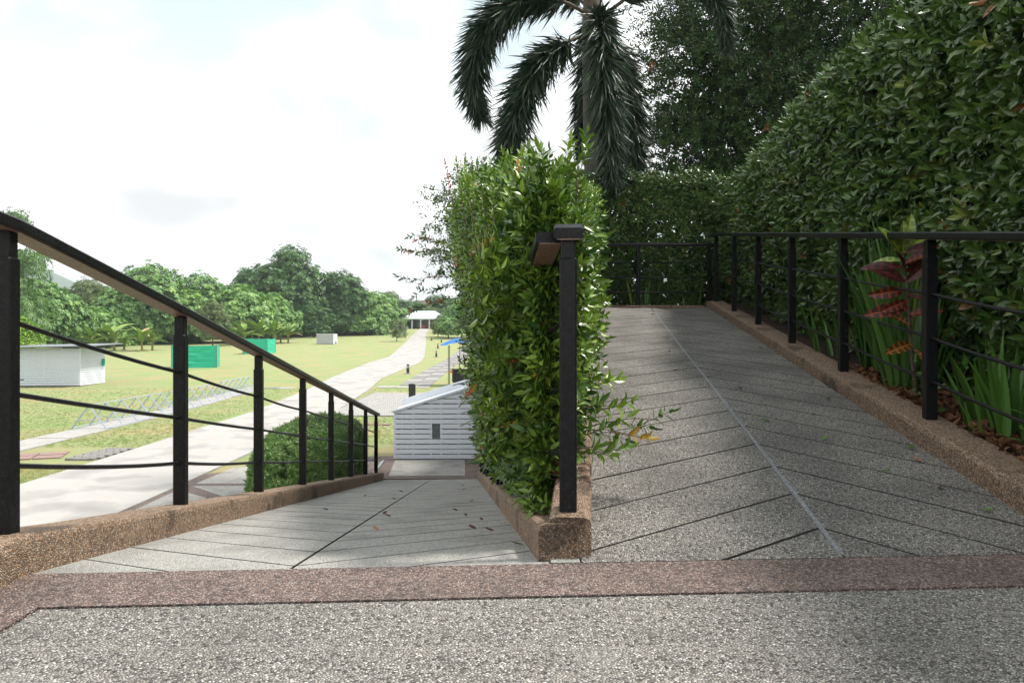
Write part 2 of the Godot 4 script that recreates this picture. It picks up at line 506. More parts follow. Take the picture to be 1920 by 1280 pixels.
# the panels between the scored lines, in chevrons either side of the middle joint
func chevrons(root: Node3D, area: PackedVector2Array, from: Vector2, along: Vector2, length: float, half: float, away: float, height: Callable, mat: Material, first: float) -> void:
	var right := Vector2(along.y, -along.x)
	var tan_a := 0.81
	var pitch := 0.345
	var g := 0.007
	var k0 := -int(ceil(half * tan_a / pitch)) - 1
	var k1 := int(ceil((length + half * tan_a) / pitch)) + 1
	for side in [-1.0, 1.0]:
		for k in range(k0, k1):
			var s0 := first + k * pitch + g
			var s1 := first + (k + 1) * pitch - g
			var jag := R(-0.006, 0.006)
			var outer := half + 0.25
			var inner := 0.0055
			var band := PackedVector2Array()
			for q in [[s0 + away * inner * tan_a, inner], [s1 + away * inner * tan_a, inner], [s1 + away * outer * tan_a + jag, outer], [s0 + away * outer * tan_a + jag, outer]]:
				band.append(from + along * q[0] + right * (side * q[1]))
			for poly in clipped(band, area):
				var mb := MB.new()
				var sides := MB.new()
				mb.slab(poly, height, 0.014, sides)
				put("panel", mb.mesh_of_two(mat, sides, M.groove), null, root)

func make_paving() -> void:
	# landing in front of the camera
	var edge := func(x): return 2.28 + 0.066 * x
	var flat := func(_x, _d): return 0.0
	var mb := MB.new()
	mb.slab(PackedVector2Array([Vector2(down_left(-3.0) + 0.2, -3.0), Vector2(down_left(1.9) + 0.19, edge.call(-1.22) - 0.305), Vector2(4.6, edge.call(4.6) - 0.312), Vector2(4.6, -3.0)]), flat, 0.25)
	structure("landing", mb.mesh(), M.landing)
	mb = MB.new()
	mb.slab(PackedVector2Array([Vector2(down_left(-3.0) - 0.1, -3.0), Vector2(down_left(2.18) - 0.1, edge.call(-1.51) - 0.008), Vector2(4.6, edge.call(4.6) - 0.008), Vector2(4.6, edge.call(4.6) - 0.298), Vector2(down_left(1.9) + 0.178, edge.call(-1.22) - 0.293), Vector2(down_left(-3.0) + 0.188, -3.0)]), func(_x, _d): return 0.002, 0.25)
	structure("border_strip", mb.mesh(), M.border)
	mb = MB.new()
	mb.slab(PackedVector2Array([Vector2(-2.6, -3.0), Vector2(-1.7, 2.5), Vector2(4.7, 2.62), Vector2(4.7, -3.0)]), func(x, d): return -0.008 + minf(0.0, down_y(x, d)), 1.5)
	structure("landing_base", mb.mesh(), M.joint)

	# the ramp going down
	var along := Vector2(-0.066, 1).normalized()
	var L0 := Vector2(down_left(2.18), 2.18)
	var R0 := Vector2(0.086, 2.28)
	var top_end := 12.1
	var area := PackedVector2Array([L0 + Vector2(-0.05, -0.003), Vector2(down_left(top_end - 0.1) - 0.05, top_end - 0.1), Vector2(down_right(top_end) + 0.03, top_end), R0 + Vector2(0.03, 0.002)])
	var root := Node3D.new()
	root.name = numbered("ramp")
	add_child(root)
	tag(root, "pale pebble ramp going down beside the white slatted enclosure", "", "", "structure")
	var mid := (L0 + R0) * 0.5
	chevrons(root, area, mid, along, 9.9, 0.75, 1.0, func(x, d): return down_y(x, d), M.ramp_pale, 0.06)
	mb = MB.new()
	mb.slab(area, func(x, d): return down_y(x, d) - 0.012, 0.4)
	put("slab_base", mb.mesh(), M.groove, root)
	mb = MB.new()
	mb.slab(PackedVector2Array([L0 + Vector2(-0.15, 0.3), Vector2(down_left(12.0) - 0.16, 12.0), Vector2(down_right(12.0) + 0.1, 12.0), R0 + Vector2(0.1, 0.3)]), func(x, d): return down_y(x, d) - 0.03, 1.7)
	put("fill", mb.mesh(), M.wall_white, root)

	# the ramp going up
	root = Node3D.new()
	root.name = numbered("ramp")
	add_child(root)
	tag(root, "dark weathered pebble ramp rising between the hedges", "", "", "structure")
	along = Vector2(0.109, 1).normalized()
	var A := Vector2(up_left(2.29) - 0.03, edge.call(0.22) + 0.002)
	var B := Vector2(up_right(2.40) + 0.05, edge.call(1.88) + 0.002)
	area = PackedVector2Array([A, Vector2(up_left(10.72) - 0.03, 10.72), Vector2(up_right(10.72) + 0.05, 10.72), B])
	mid = (A + B) * 0.5
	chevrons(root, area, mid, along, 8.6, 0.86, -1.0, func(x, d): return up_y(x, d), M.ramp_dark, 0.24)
	mb = MB.new()
	mb.slab(area, func(x, d): return up_y(x, d) - 0.012, 0.4)
	put("slab_base", mb.mesh(), M.groove, root)
	mb = MB.new()
	mb.slab(PackedVector2Array([Vector2(0.12, 2.293), Vector2(0.12, 2.5), Vector2(0.21, 2.5), Vector2(0.21, 2.298)]), func(_x, _d): return 0.001, 0.2)
	put("threshold", mb.mesh(), M.ramp_pale, root)
	mb = MB.new()
	var right := Vector2(along.y, -along.x)
	var p := PackedVector2Array()
	for k in 13:
		p.append(mid + along * (0.02 + k * 0.69) - right * (0.009 + R(-0.003, 0.003)))
	for k in range(12, -1, -1):
		p.append(mid + along * (0.02 + k * 0.69) + right * (0.009 + R(-0.003, 0.004)))
	mb.slab(p, func(x, d): return up_y(x, d) + 0.002, 0.012)
	put("joint", mb.mesh(), M.mortar, root)

	# lower landing at the foot of the ramp, and the paving beside the road
	var low := func(lift: float): return func(_x, _d): return LOW + lift
	mb = MB.new()
	mb.slab(PackedVector2Array([Vector2(-5.02, 7.5), Vector2(-5.1, 12.4), Vector2(-3.6, 14.2), Vector2(-2.3, 14.4), Vector2(1.2, 14.6), Vector2(1.2, 12.02), Vector2(-2.3, 12.0), Vector2(-2.0, 7.5)]), low.call(0.02), 0.1)
	structure("lower_landing", mb.mesh(), M.border)
	mb = MB.new()
	mb.slab(PackedVector2Array([Vector2(-2.02, 12.2), Vector2(-2.17, 13.86), Vector2(-0.88, 13.9), Vector2(-0.77, 12.24)]), low.call(0.028), 0.05)
	structure("paving_panel", mb.mesh(), M.ramp_pale)
	mb = MB.new()
	mb.slab(PackedVector2Array([Vector2(-4.9, 11.55), Vector2(-4.86, 13.0), Vector2(-4.2, 13.4), Vector2(-2.6, 13.6), Vector2(-2.55, 11.6)]), low.call(0.028), 0.05)
	structure("paving_panel", mb.mesh(), M.ramp_pale)
	mb = MB.new()
	mb.slab(PackedVector2Array([Vector2(-4.86, 11.35), Vector2(-2.5, 11.4), Vector2(-2.4, 7.6), Vector2(-3.4, 7.6), Vector2(-4.05, 10.55)]), low.call(0.028), 0.05)
	structure("paving_panel", mb.mesh(), M.ramp_pale)
	mb = MB.new()
	mb.slab(PackedVector2Array([Vector2(-4.95, 11.05), Vector2(-4.3, 10.5), Vector2(-3.65, 7.6), Vector2(-4.9, 7.6)]), low.call(0.028), 0.05)
	structure("paving_panel", mb.mesh(), M.ramp_pale)
	mb = MB.new()
	mb.box(Transform3D(Basis(Vector3.UP, 0.05), W(-2.33, LOW + 0.03, 12.9)), Vector3(0.05, 0.02, 1.7), 0.003)
	structure("drain_channel", mb.mesh(), M.grey_metal)

	# slab paths in the lawn
	slab_path("path", "long path of pale square slabs under the bicycle racks", Vector2(-10.0, 9.0), Vector2(-11.5, 33.0), 0.95, 1.0, 1, [M.slab, M.slab_dark, M.slab])
	slab_path("path", "short slab path joining the racks' path to the road", Vector2(-12.0, 33.6), Vector2(-9.05, 33.6), 0.75, 0.74, 1, [M.slab, M.slab_dark])
	slab_path("path", "weathered grey double slab path running past the blue canopy cart", Vector2(-4.55, 35.0), Vector2(-4.85, 86.0), 1.5, 0.9, 2, [M.slab_dark, M.slab, M.slab_dark, M.slab_dark])
	slab_path("path", "pale slab path crossing from the road to the grey slab path", Vector2(-6.15, 34.2), Vector2(-3.7, 34.2), 0.9, 0.8, 1, [M.slab, M.slab_dark, M.slab])
	slab_path("path", "red brown brick patch in the grass at the road edge", Vector2(-10.6, 13.9), Vector2(-8.3, 14.75), 0.85, 0.5, 2, [M.brick])
	slab_path("path", "thin brick strip in the grass behind the slatted enclosure", Vector2(-4.9, 19.9), Vector2(-3.0, 19.9), 0.34, 0.24, 2, [M.brick])
	cobbles("cobble_paving", "pale cobbled apron between the road and the dark pillar", Vector2(-5.6, 22.2), Vector2(2.8, 8.6), 0.22, M.slab)
	cobbles("cobble_paving", "small grey cobbled patch beside the red brick patch", Vector2(-8.3, 14.0), Vector2(0.6, 1.5), 0.14, M.slab_dark)

# countless small setts laid as one piece of ground
func cobbles(called: String, label: String, from: Vector2, size: Vector2, pitch: float, mat: Material) -> void:
	var mb := MB.new()
	for k in int(size.x / pitch):
		for j in int(size.y / pitch):
			var o := from + Vector2(k + (0.5 if j % 2 else 0.0), j) * pitch
			mb.box(Transform3D(Basis(Vector3.UP, R(-0.06, 0.06)), W(o.x, ground_y(o.y) + 0.015 + R(-0.006, 0.006), o.y)), Vector3(pitch * 0.9, 0.06, pitch * 0.9), 0.012)
	var o := put(called, mb.mesh(), mat)
	tag(o, label, "", "", "stuff")

func kerb_outline(w: float, h: float, side: float, deep := 0.2) -> Array:
	var r := 0.022
	return [Vector2(0, -deep), Vector2(0, h - r), Vector2(side * r * 0.3, h - r * 0.3), Vector2(side * r, h), Vector2(side * (w - r), h), Vector2(side * (w - r * 0.3), h - r * 0.3), Vector2(side * w, h - r), Vector2(side * w, -deep)]

func kerb(label: String, path: Array, w: float, h: float, side: float, deep := 0.2) -> void:
	var mb := MB.new()
	mb.sweep(path, kerb_outline(w, h, side, deep))
	tag(put("kerb", mb.mesh(), M.kerb), label, "kerb")

func make_kerbs() -> void:
	var p := []
	for d in [-3.0, -1.0, 0.5, 1.4, 1.9, 2.05, 2.2, 2.35, 2.6, 3.2, 4.5, 6.0, 7.5, 9.0, 10.5, 12.0]:
		p.append(W(down_left(d), lerpf(-SLOPE_DOWN * maxf(0, d - 2.18), -0.003, clampf((2.6 - d) / 0.8, 0, 1) * 0.5 if d < 2.6 else 0.0), d))
	kerb("brown pebble kerb under the railing of the descending ramp", p, 0.18, 0.118, -1.0)
	p = []
	for d in [2.33, 2.6, 3.2, 4.5, 6.0, 8.0, 10.0, 12.1, 12.6, 13.9]:
		p.append(W(down_right(d), maxf(LOW, -SLOPE_DOWN * (d - 2.28)), d))
	kerb("brown pebble kerb at the foot of the bushy hedge, descending side", p, 0.11, 0.118, 1.0)
	p = []
	for d in [2.34, 2.6, 3.5, 5.0, 7.0, 9.0, 10.2, 10.75]:
		p.append(W(up_left(d), up_y(up_left(d), d), d))
	kerb("brown pebble kerb with chipped end under the short square post", p, 0.135, 0.121, -1.0)
	p = []
	for d in [0.6, 1.5, 2.2, 2.6, 3.5, 5.0, 7.0, 9.0, 10.2, 10.6]:
		p.append(W(up_right(d), up_y(up_right(d), d), d))
	kerb("stained brown pebble kerb along the leaf litter bed", p, 0.2, 0.1, 1.0)
	kerb("low brown pebble kerb across the top of the rising ramp", [W(-0.6, 1.15, 10.74), W(up_right(10.6) + 0.02, 1.15, 10.74)], 0.16, 0.05, -1.0)
	# white retaining wall of the planter, seen where the hedge hangs clear of it
	var mb := MB.new()
	p = []
	for d in [5.5, 8.0, 10.5, 12.1, 13.6]:
		p.append(W(down_right(d) + 0.115, maxf(LOW, -SLOPE_DOWN * (d - 2.28)) , d))
	mb.sweep(p, [Vector2(0, -0.2), Vector2(0, 0.52), Vector2(0.1, 0.52), Vector2(0.1, -0.2)])
	tag(put("planter_wall", mb.mesh(), M.wall_white), "low white planter wall below the hanging hedge", "wall")

func make_beds() -> void:
	# soil inside the wedge between the ramps
	var mb := MB.new()
	for k in 20:
		var d0 := 2.75 + k * 0.45
		var d1 := d0 + 0.45
		mb.quad(W(down_right(d0) + 0.06, down_y(down_right(d0), d0) + 0.05 + 0.05 * (d0 - 2.75), d0), W(up_left(d0) - 0.09, up_y(up_left(d0), d0) + 0.05, d0), W(up_left(d1) - 0.09, up_y(up_left(d1), d1) + 0.05, d1), W(down_right(d1) + 0.06, down_y(down_right(d1), d1) + 0.05 + 0.05 * (d1 - 2.75), d1), Vector3.UP)
	structure("planting_bed", mb.mesh(), M.soil)
	# soil right of the rising ramp
	mb = MB.new()
	var f := FastNoiseLite.new()
	f.seed = 4
	f.frequency = 0.9
	for k in 40:
		for j in 12:
			var q := []
			for e in [[0, 0], [1, 0], [1, 1], [0, 1]]:
				var d: float = 0.6 + (k + e[1]) * 0.32
				var u: float = (j + e[0]) / 12.0
				var x: float = up_right(d) + 0.15 + u * u * 7.0
				q.append(W(x, up_y(x, d) + 0.06 + 0.02 * f.get_noise_2d(x, d) + 0.05 * u, d))
			mb.quad(q[0], q[1], q[2], q[3], Vector3.UP)
	structure("planting_bed", mb.mesh(), M.soil)
	# the terrace behind the top of the ramp
	mb = MB.new()
	mb.slab(PackedVector2Array([Vector2(-0.25, 10.86), Vector2(0.1, 14), Vector2(2, 20), Vector2(12, 20), Vector2(12, 12.4), Vector2(3.0, 12.4), Vector2(2.9, 10.86)]), func(_x, _d): return 1.13, 2.8)
	structure("terrace", mb.mesh(), M.soil)

# ---------------------------------------------------------------- railings
func railing(label: String, feet: Array, rail: Array, bars := true, ends: Array = []) -> Node3D:
	var root := base("railing", feet[0])
	tag(root, label, "railing")
	var o: Vector3 = feet[0]
	var shift := func(p): return p - o
	var mb := MB.new()
	var t := 0.036
	var w := 0.047
	var r := 0.006
	mb.sweep(rail.map(shift), [Vector2(-w, r), Vector2(-w, t - r), Vector2(-w + r, t), Vector2(w - r, t), Vector2(w, t - r), Vector2(w, r), Vector2(w - r, 0), Vector2(-w + r, 0)])
	var h := put("handrail", mb.mesh(), M.black, root)
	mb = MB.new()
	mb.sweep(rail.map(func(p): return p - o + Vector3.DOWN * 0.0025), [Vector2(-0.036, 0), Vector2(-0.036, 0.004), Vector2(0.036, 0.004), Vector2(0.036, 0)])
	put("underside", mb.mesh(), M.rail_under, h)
	for k in feet.size():
		var p: Vector3 = feet[k]
		var q: Vector3 = feet[k + 1] if k + 1 < feet.size() else p + (p - feet[k - 1] if k > 0 else Vector3(0, 0, -1))
		var turn := atan2(-(q.x - p.x), -(q.z - p.z))
		mb = MB.new()
		mb.box(Transform3D(Basis(Vector3.UP, turn), p - o + Vector3.UP * 0.405), Vector3(0.055, 0.83, 0.055), 0.004)
		var post := put("post", mb.mesh(), M.black, root)
		mb = MB.new()
		mb.box(Transform3D(Basis(Vector3.UP, turn), p - o + Vector3.UP * 0.855), Vector3(0.046, 0.1, 0.046), 0.003)
		put("post_head", mb.mesh(), M.black, post)
	if not bars:
		return root
	var runs := feet.duplicate()
	for k in runs.size() - 1:
		for hgt in [0.205, 0.42, 0.638]:
			var a: Vector3 = runs[k] - o + Vector3.UP * hgt
			var b: Vector3 = runs[k + 1] - o + Vector3.UP * hgt
			var path := []
			var sag := R(0.002, 0.012)
			for s in 7:
				var u := s / 6.0
				path.append(a.lerp(b, u) + Vector3.DOWN * sag * 4.0 * u * (1 - u))
			mb = MB.new()
			mb.tube(path, [0.0085], 8)
			put("bar", mb.mesh(), M.black, root)
	return root

func make_railings() -> void:
	var feet := []
	var rail := []
	var top := func(d): return 0.118 - SLOPE_DOWN * maxf(0.0, d - 2.21)
	rail.append(W(-1.5 - 0.067 * (-3.0 - 2.21), 1.018, -3.0))
	rail.append(W(-1.5 - 0.067 * (1.9 - 2.21), 1.018, 1.9))
	rail.append(W(-1.5 - 0.067 * (2.1 - 2.21), 1.016, 2.1))
	for k in 8:
		var d := 2.21 + k * 1.375
		if k == 7: d -= 0.1
		var x := -1.5 - 0.067 * (d - 2.21)
		feet.append(W(x, top.call(d) - 0.01, d))
		if k == 0:
			rail.append(W(x, 1.006, 2.22))
			rail.append(W(x - 0.02, 0.9 + top.call(2.4) - 0.004, 2.4))
		else:
			rail.append(W(x, 0.9 + top.call(d), d))
	rail.append(W(-1.5 - 0.067 * 9.66, 0.9 + top.call(11.88), 11.88))
	railing("black railing of the ramp that goes down to the road", feet, rail)
	# an older post row behind the camera carries the level part of the rail
	# the two railings that start at the point of the wedge
	feet = []
	rail = [W(0.125, 1.0, 2.43)]
	for d in [3.2, 4.5, 5.9, 7.3, 8.7, 10.1, 11.5]:
		var x: float = down_right(d) + 0.055
		feet.append(W(x, 0.118 - SLOPE_DOWN * (d - 2.28) - 0.01, d))
		rail.append(W(x, 1.018 - SLOPE_DOWN * (d - 2.28), d))
	var r := railing("black railing half buried in the bushy hedge, sloping down", feet, rail)
	for hgt in [0.205, 0.42, 0.638]:
		var mb := MB.new()
		mb.tube([W(0.172, 0.11 + hgt, 2.43) - feet[0], W(0.12, 0.06 + hgt, 2.8) - feet[0], (feet[0] as Vector3) + Vector3.UP * hgt - feet[0]], [0.0085], 8)
		put("bar", mb.mesh(), M.black, r)
	feet = []
	rail = [W(0.1795, 1.006, 2.375)]
	for d in [2.415, 3.7, 5.0, 6.3, 7.6, 8.9, 10.2]:
		var x: float = 0.182 + 0.107 * (d - 2.415)
		feet.append(W(x, 0.12 + up_y(x, d) - 0.01, d))
		rail.append(W(x, 1.006 + up_y(x, d), d))
	railing("black railing rising inside the bushy hedge from the short front post", feet, rail)
	# the railing right of the rising ramp
	feet = []
	rail = [W(1.35, 0.99, 0.3), W(1.85, 0.992, 2.0)]
	for k in 7:
		var d := 2.44 + k * 1.29
		var x := 2.09 + 0.108 * (d - 3.74)
		feet.append(W(x, 0.1 + up_y(x, d) - 0.01, d))
		rail.append(W(x, 1.0 + up_y(x, d), d))
	rail.append(W(2.82, 1.0 + up_y(2.8, 10.5), 10.5))
	railing("black railing in front of the tall dark hedge and strap leaf plants", feet, rail)
	feet = []
	rail = [W(-0.5, 2.06, 10.82)]
	for x in [-0.4, 0.75, 1.83, 2.86]:
		feet.append(W(x, 1.19, 10.82))
		rail.append(W(x, 2.06, 10.82))
	rail.append(W(2.9, 2.06, 10.82))
	railing("black railing across the top of the rising ramp", feet, rail)

# ---------------------------------------------------------------- things in the garden
func bx(parent: Node, called: String, mat: Material, at: Vector3, size: Vector3, r := 0.004, turn := 0.0) -> MeshInstance3D:
	var mb := MB.new()
	mb.box(Transform3D(Basis(Vector3.UP, turn), at), size, r)
	return put(called, mb.mesh(), mat, parent)

func make_enclosure() -> void:
	# white slatted enclosure with a sloping roof at the foot of the ramp
	var root := base("slatted_enclosure", W(-2.22, LOW + 0.024, 13.95), 0.02)
	tag(root, "white slatted enclosure with sloping roof at the foot of the descending ramp", "enclosure")
	var width := 1.62
	var top := func(x): return 0.885 + 0.315 * x
	var joints := [0.02, 0.36, 0.69, 0.88, 1.21, 1.57]
	var pitch := 0.0942
	for row in 15:
		var y := 0.008 + row * pitch
		var cuts: Array = [[0.0, 0.69, width], [0.0, 0.88, width], [0.0, 0.36, 0.88, width], [0.0, 1.21, width]][row % 4]
		for k in cuts.size() - 1:
			var x0: float = cuts[k] + 0.0015
			var x1: float = cuts[k + 1] - 0.0015
			if row >= 4 and row <= 6:   # the meter window takes the place of the slats
				if x0 < 0.88 and x1 > 0.73:
					pieces(root, x0, 0.725, y, pitch, top, row)
					pieces(root, 0.885, x1, y, pitch, top, row)
					continue
			pieces(root, x0, x1, y, pitch, top, row)
	for j in joints:
		var mb := MB.new()
		mb.box(Transform3D(Basis(), Vector3(j + 0.012, top.call(j) * 0.5 - 0.01, -0.0075)), Vector3(0.034, top.call(j) - 0.03, 0.008), 0.001)
		put("batten", mb.mesh(), M.white_cool, root)
	bx(root, "meter_window", M.meter, Vector3(0.805, 0.52, -0.024), Vector3(0.155, 0.285, 0.012), 0.002)
	bx(root, "meter_frame", M.grey_metal, Vector3(0.805, 0.386, -0.012), Vector3(0.165, 0.014, 0.02), 0.002)
	bx(root, "meter_frame", M.grey_metal, Vector3(0.805, 0.658, -0.012), Vector3(0.165, 0.014, 0.02), 0.002)
	var lining := MB.new()
	lining.quad(Vector3(0.01, 0.0, -1.07), Vector3(width, 0.0, -1.07), Vector3(width, top.call(width), -1.07), Vector3(0.01, top.call(0.0), -1.07), Vector3(0, 0, 1))
	put("lining", lining.mesh(), M.white_cool, root)
	for x in [0.012, width - 0.012]:
		var mb := MB.new()
		mb.quad(Vector3(x, 0, -0.03), Vector3(x, 0, -1.06), Vector3(x, top.call(x) - 0.01, -1.06), Vector3(x, top.call(x) - 0.01, -0.03), Vector3(-1 if x < 0.5 else 1, 0, 0))
		put("side_panel", mb.mesh(), M.white_cool, root)
	var f := Vector3(1, 0.315, 0).normalized()
	var tr := MB.new()
	tr.beam(Vector3(-0.02, top.call(-0.02) + 0.004, 0.004), Vector3(width + 0.02, top.call(width + 0.02) + 0.004, 0.004), 0.05, 0.042, 0.003)
	put("front_trim", tr.mesh(), M.white, root)
	var rf := MB.new()
	rf.beam(Vector3(0.0, top.call(0.0) - 0.004, -0.56), Vector3(width, top.call(width) - 0.004, -0.56), 1.07, 0.02, 0.002)
	put("roof", rf.mesh(), M.white_cool, root)
	var bk := MB.new()
	bk.beam(Vector3(0.02, top.call(0.02) + 0.05, -1.09), Vector3(width, top.call(width) + 0.05, -1.09), 0.024, 0.17, 0.003)
	put("back_board", bk.mesh(), M.white_cool, root)

func pieces(root: Node3D, x0: float, x1: float, y: float, pitch: float, top: Callable, row: int) -> void:
	# one slat, its upper end cut to the roof slope
	var h := pitch - 0.0165 + 0.003 * sin(row * 2.3)
	var lim := func(x): return top.call(x) - 0.02
	if lim.call(x1) < y + 0.02 or x1 - x0 < 0.02:
		return
	var xa := x0
	if lim.call(x0) < y + 0.015:
		xa = (y + 0.015 - 0.865) / 0.315
	var pts := [Vector2(xa, y), Vector2(x1, y), Vector2(x1, minf(y + h, lim.call(x1)))]
	var xk := (y + h - 0.865) / 0.315
	if xk > xa and xk < x1:
		pts.append(Vector2(xk, y + h))
	pts.append(Vector2(xa, minf(y + h, lim.call(xa))))
	var mb := MB.new()
	var n := pts.size()
	var z := R(-0.0015, 0.0015)
	for k in range(1, n - 1):
		mb.tri(Vector3(pts[0].x, pts[0].y, z), Vector3(pts[k].x, pts[k].y, z), Vector3(pts[k + 1].x, pts[k + 1].y, z), Vector3(0, 0, 1))
	var c := Vector2.ZERO
	for p in pts: c += p
	c /= n
	for k in n:
		var a: Vector2 = pts[k]
		var b: Vector2 = pts[(k + 1) % n]
		var o := (a + b) * 0.5 - c
		mb.quad(Vector3(a.x, a.y, z), Vector3(b.x, b.y, z), Vector3(b.x, b.y, -0.014), Vector3(a.x, a.y, -0.014), Vector3(o.x, o.y, 0))
	put("slat", mb.mesh(), M.white_cool, root)

func make_shed() -> void:
	var d := 34.5
	var root := base("louvred_shed", W(-20.0, ground_y(d) + 0.02, d), 0.08)
	tag(root, "long white louvred shed with flat roof on the lawn", "shed")
	var w := 3.2
	var dp := 2.5
	bx(root, "floor", M.slab_dark, Vector3(-w / 2, 0.02, -dp / 2), Vector3(w + 0.1, 0.06, dp + 0.1), 0.01)
	bx(root, "inner_wall", M.wall_white, Vector3(-w / 2, 0.85, -dp / 2), Vector3(w - 0.16, 1.6, dp - 0.16), 0.01)
	for k in 17:
		var y := 0.1 + k * 0.1
		var mb := MB.new()
		var gap := k == 2
		for seg in ([[-w, -w + 0.15], [-w + 0.75, 0.0]] if gap else [[-w, 0.0]]):
			mb.box(Transform3D(Basis(Vector3.RIGHT, -0.5), Vector3((seg[0] + seg[1]) / 2, y, 0)), Vector3(seg[1] - seg[0], 0.1, 0.016), 0.003)
		put("louvre", mb.mesh(), M.white, root)
		mb = MB.new()
		mb.box(Transform3D(Basis(Vector3.UP, PI / 2) * Basis(Vector3.RIGHT, -0.5), Vector3(0.0, y, -dp / 2)), Vector3(dp, 0.12, 0.016), 0.003)
		put("louvre", mb.mesh(), M.white, root)
	for x in [-w, -w * 0.75, -w * 0.5, -w * 0.25, 0.0]:
		bx(root, "corner_post", M.white, Vector3(x, 0.9, -0.05), Vector3(0.06, 1.75, 0.06), 0.004)
	bx(root, "corner_post", M.white, Vector3(-0.03, 0.9, -dp), Vector3(0.06, 1.75, 0.06), 0.004)
	var mb := MB.new()
	mb.box(Transform3D(Basis(Vector3.RIGHT, 0.03) * Basis(Vector3.BACK, 0.02), Vector3(-w / 2 + 0.2, 1.87, -dp / 2)), Vector3(w + 1.0, 0.05, dp + 0.8), 0.008)
	put("roof", mb.mesh(), M.grey_metal, root)
	bx(root, "water_bottle", M.net, Vector3(0.085, 1.05, -2.2), Vector3(0.12, 0.35, 0.12), 0.03)

func netted_box(label: String, at: Vector3, size: Vector3, turn: float) -> void:
	var root := base("netted_crate", at, turn)
	tag(root, label, "crate", "green netted boxes on the lawn")
	var f := FastNoiseLite.new()
	f.seed = int(absf(at.z) * 10)
	f.frequency = 1.6
	var faces := [[Vector3(-size.x / 2, 0, size.z / 2), Vector3(size.x, 0, 0), Vector3(0, 0, 1)], [Vector3(size.x / 2, 0, size.z / 2), Vector3(0, 0, -size.z), Vector3(1, 0, 0)], [Vector3(-size.x / 2, 0, -size.z / 2), Vector3(0, 0, size.z), Vector3(-1, 0, 0)], [Vector3(size.x / 2, 0, -size.z / 2), Vector3(-size.x, 0, 0), Vector3(0, 0, -1)]]
	for face in faces:
		var mb := MB.new()
		var nx := 14
		var ny := 10
		var grid := []
		for j in ny + 1:
			var row := []
			for k in nx + 1:
				var u := float(k) / nx
				var v := float(j) / ny
				var p: Vector3 = face[0] + face[1] * u + Vector3.UP * size.y * v
				var edge := sin(PI * u) * (0.3 + 0.7 * sin(PI * v))
				p += face[2] * (f.get_noise_3d(p.x * 0.5, p.y * 2.4, p.z * 0.5) * 0.09 * edge - 0.03 * edge)
				p.y -= 0.05 * sin(PI * u) * v + 0.02 * absf(sin(u * 9.0)) * v
				row.append(p)
			grid.append(row)
		for j in ny:
			for k in nx:
				mb.quad(grid[j][k], grid[j][k + 1], grid[j + 1][k + 1], grid[j + 1][k], face[2])
		put("net_panel", mb.mesh(), M.net, root)
	for x in [-0.5, 0.5]:
		for z in [-0.5, 0.5]:
			var t := MB.new()
			t.tube([Vector3(x * size.x, -0.02, z * size.z), Vector3(x * size.x, size.y + 0.02, z * size.z)], [0.025], 6)
			put("frame_post", t.mesh(), M.grey_metal, root)

func make_racks() -> void:
	var spans := [[18.7, 23.2, "blue grey A frame bicycle rack, first one along the slab path"], [23.9, 28.2, "blue grey A frame bicycle rack, middle one along the slab path"], [28.9, 32.6, "blue grey A frame bicycle rack, last one before the road crossing"]]
	for s in spans:
		var at := W(-10.0 - 0.0625 * (s[0] - 9.0), ground_y(s[0]) + 0.04, s[0])
		var root := base("bicycle_rack", at, 0.0625)
		tag(root, s[2], "bicycle rack", "bicycle racks on the slab path")
		var len: float = s[1] - s[0]
		var r := 0.0085
		for k in 6:
			var z := -len * k / 5.0
			var mb := MB.new()
			for e in [-0.022, 0.022]:
				mb.tube([Vector3(-0.42, 0, z + e), Vector3(0.0, 0.58, z + e)], [r], 6)
				mb.tube([Vector3(0.42, 0, z + e), Vector3(0.0, 0.58, z + e)], [r], 6)
			mb.tube([Vector3(-0.26, 0.22, z), Vector3(0.26, 0.22, z)], [r], 6)
			put("a_frame", mb.mesh(), M.rack, root)
		for q in [[0.0, 0.59], [-0.42, 0.012], [0.42, 0.012]]:
			var mb := MB.new()
			mb.tube([Vector3(q[0], q[1], 0), Vector3(q[0], q[1], -len)], [r * 1.2], 6)
			put("long_bar", mb.mesh(), M.rack, root)

func bollard(label: String, x: float, d: float) -> void:
	var root := base("bollard_light", W(x, ground_y(d) + 0.005, d))
	tag(root, label, "bollard", "bollard lights beside the road")
	bx(root, "footing", M.slab, Vector3(0, 0.01, 0), Vector3(0.46, 0.05, 0.46), 0.01)
	var mb := MB.new()
	mb.tube([Vector3(0, 0.03, 0), Vector3(0, 0.33, 0)], [0.085], 14)
	put("body", mb.mesh(), M.dark_metal, root)
	mb = MB.new()
	mb.tube([Vector3(0, 0.33, 0), Vector3(0, 0.47, 0)], [0.07], 14)
	put("lens", mb.mesh(), M.lens, root)
	for k in 2:
		mb = MB.new()
		mb.tube([Vector3(0, 0.365 + k * 0.05, 0), Vector3(0, 0.38 + k * 0.05, 0)], [0.09, 0.082], 14)
		put("louvre_ring", mb.mesh(), M.dark_metal, root)
	mb = MB.new()
	mb.tube([Vector3(0, 0.465, 0), Vector3(0, 0.50, 0), Vector3(0, 0.535, 0), Vector3(0, 0.55, 0)], [0.09, 0.088, 0.06, 0.01], 14)
	put("cap", mb.mesh(), M.dark_metal, root)

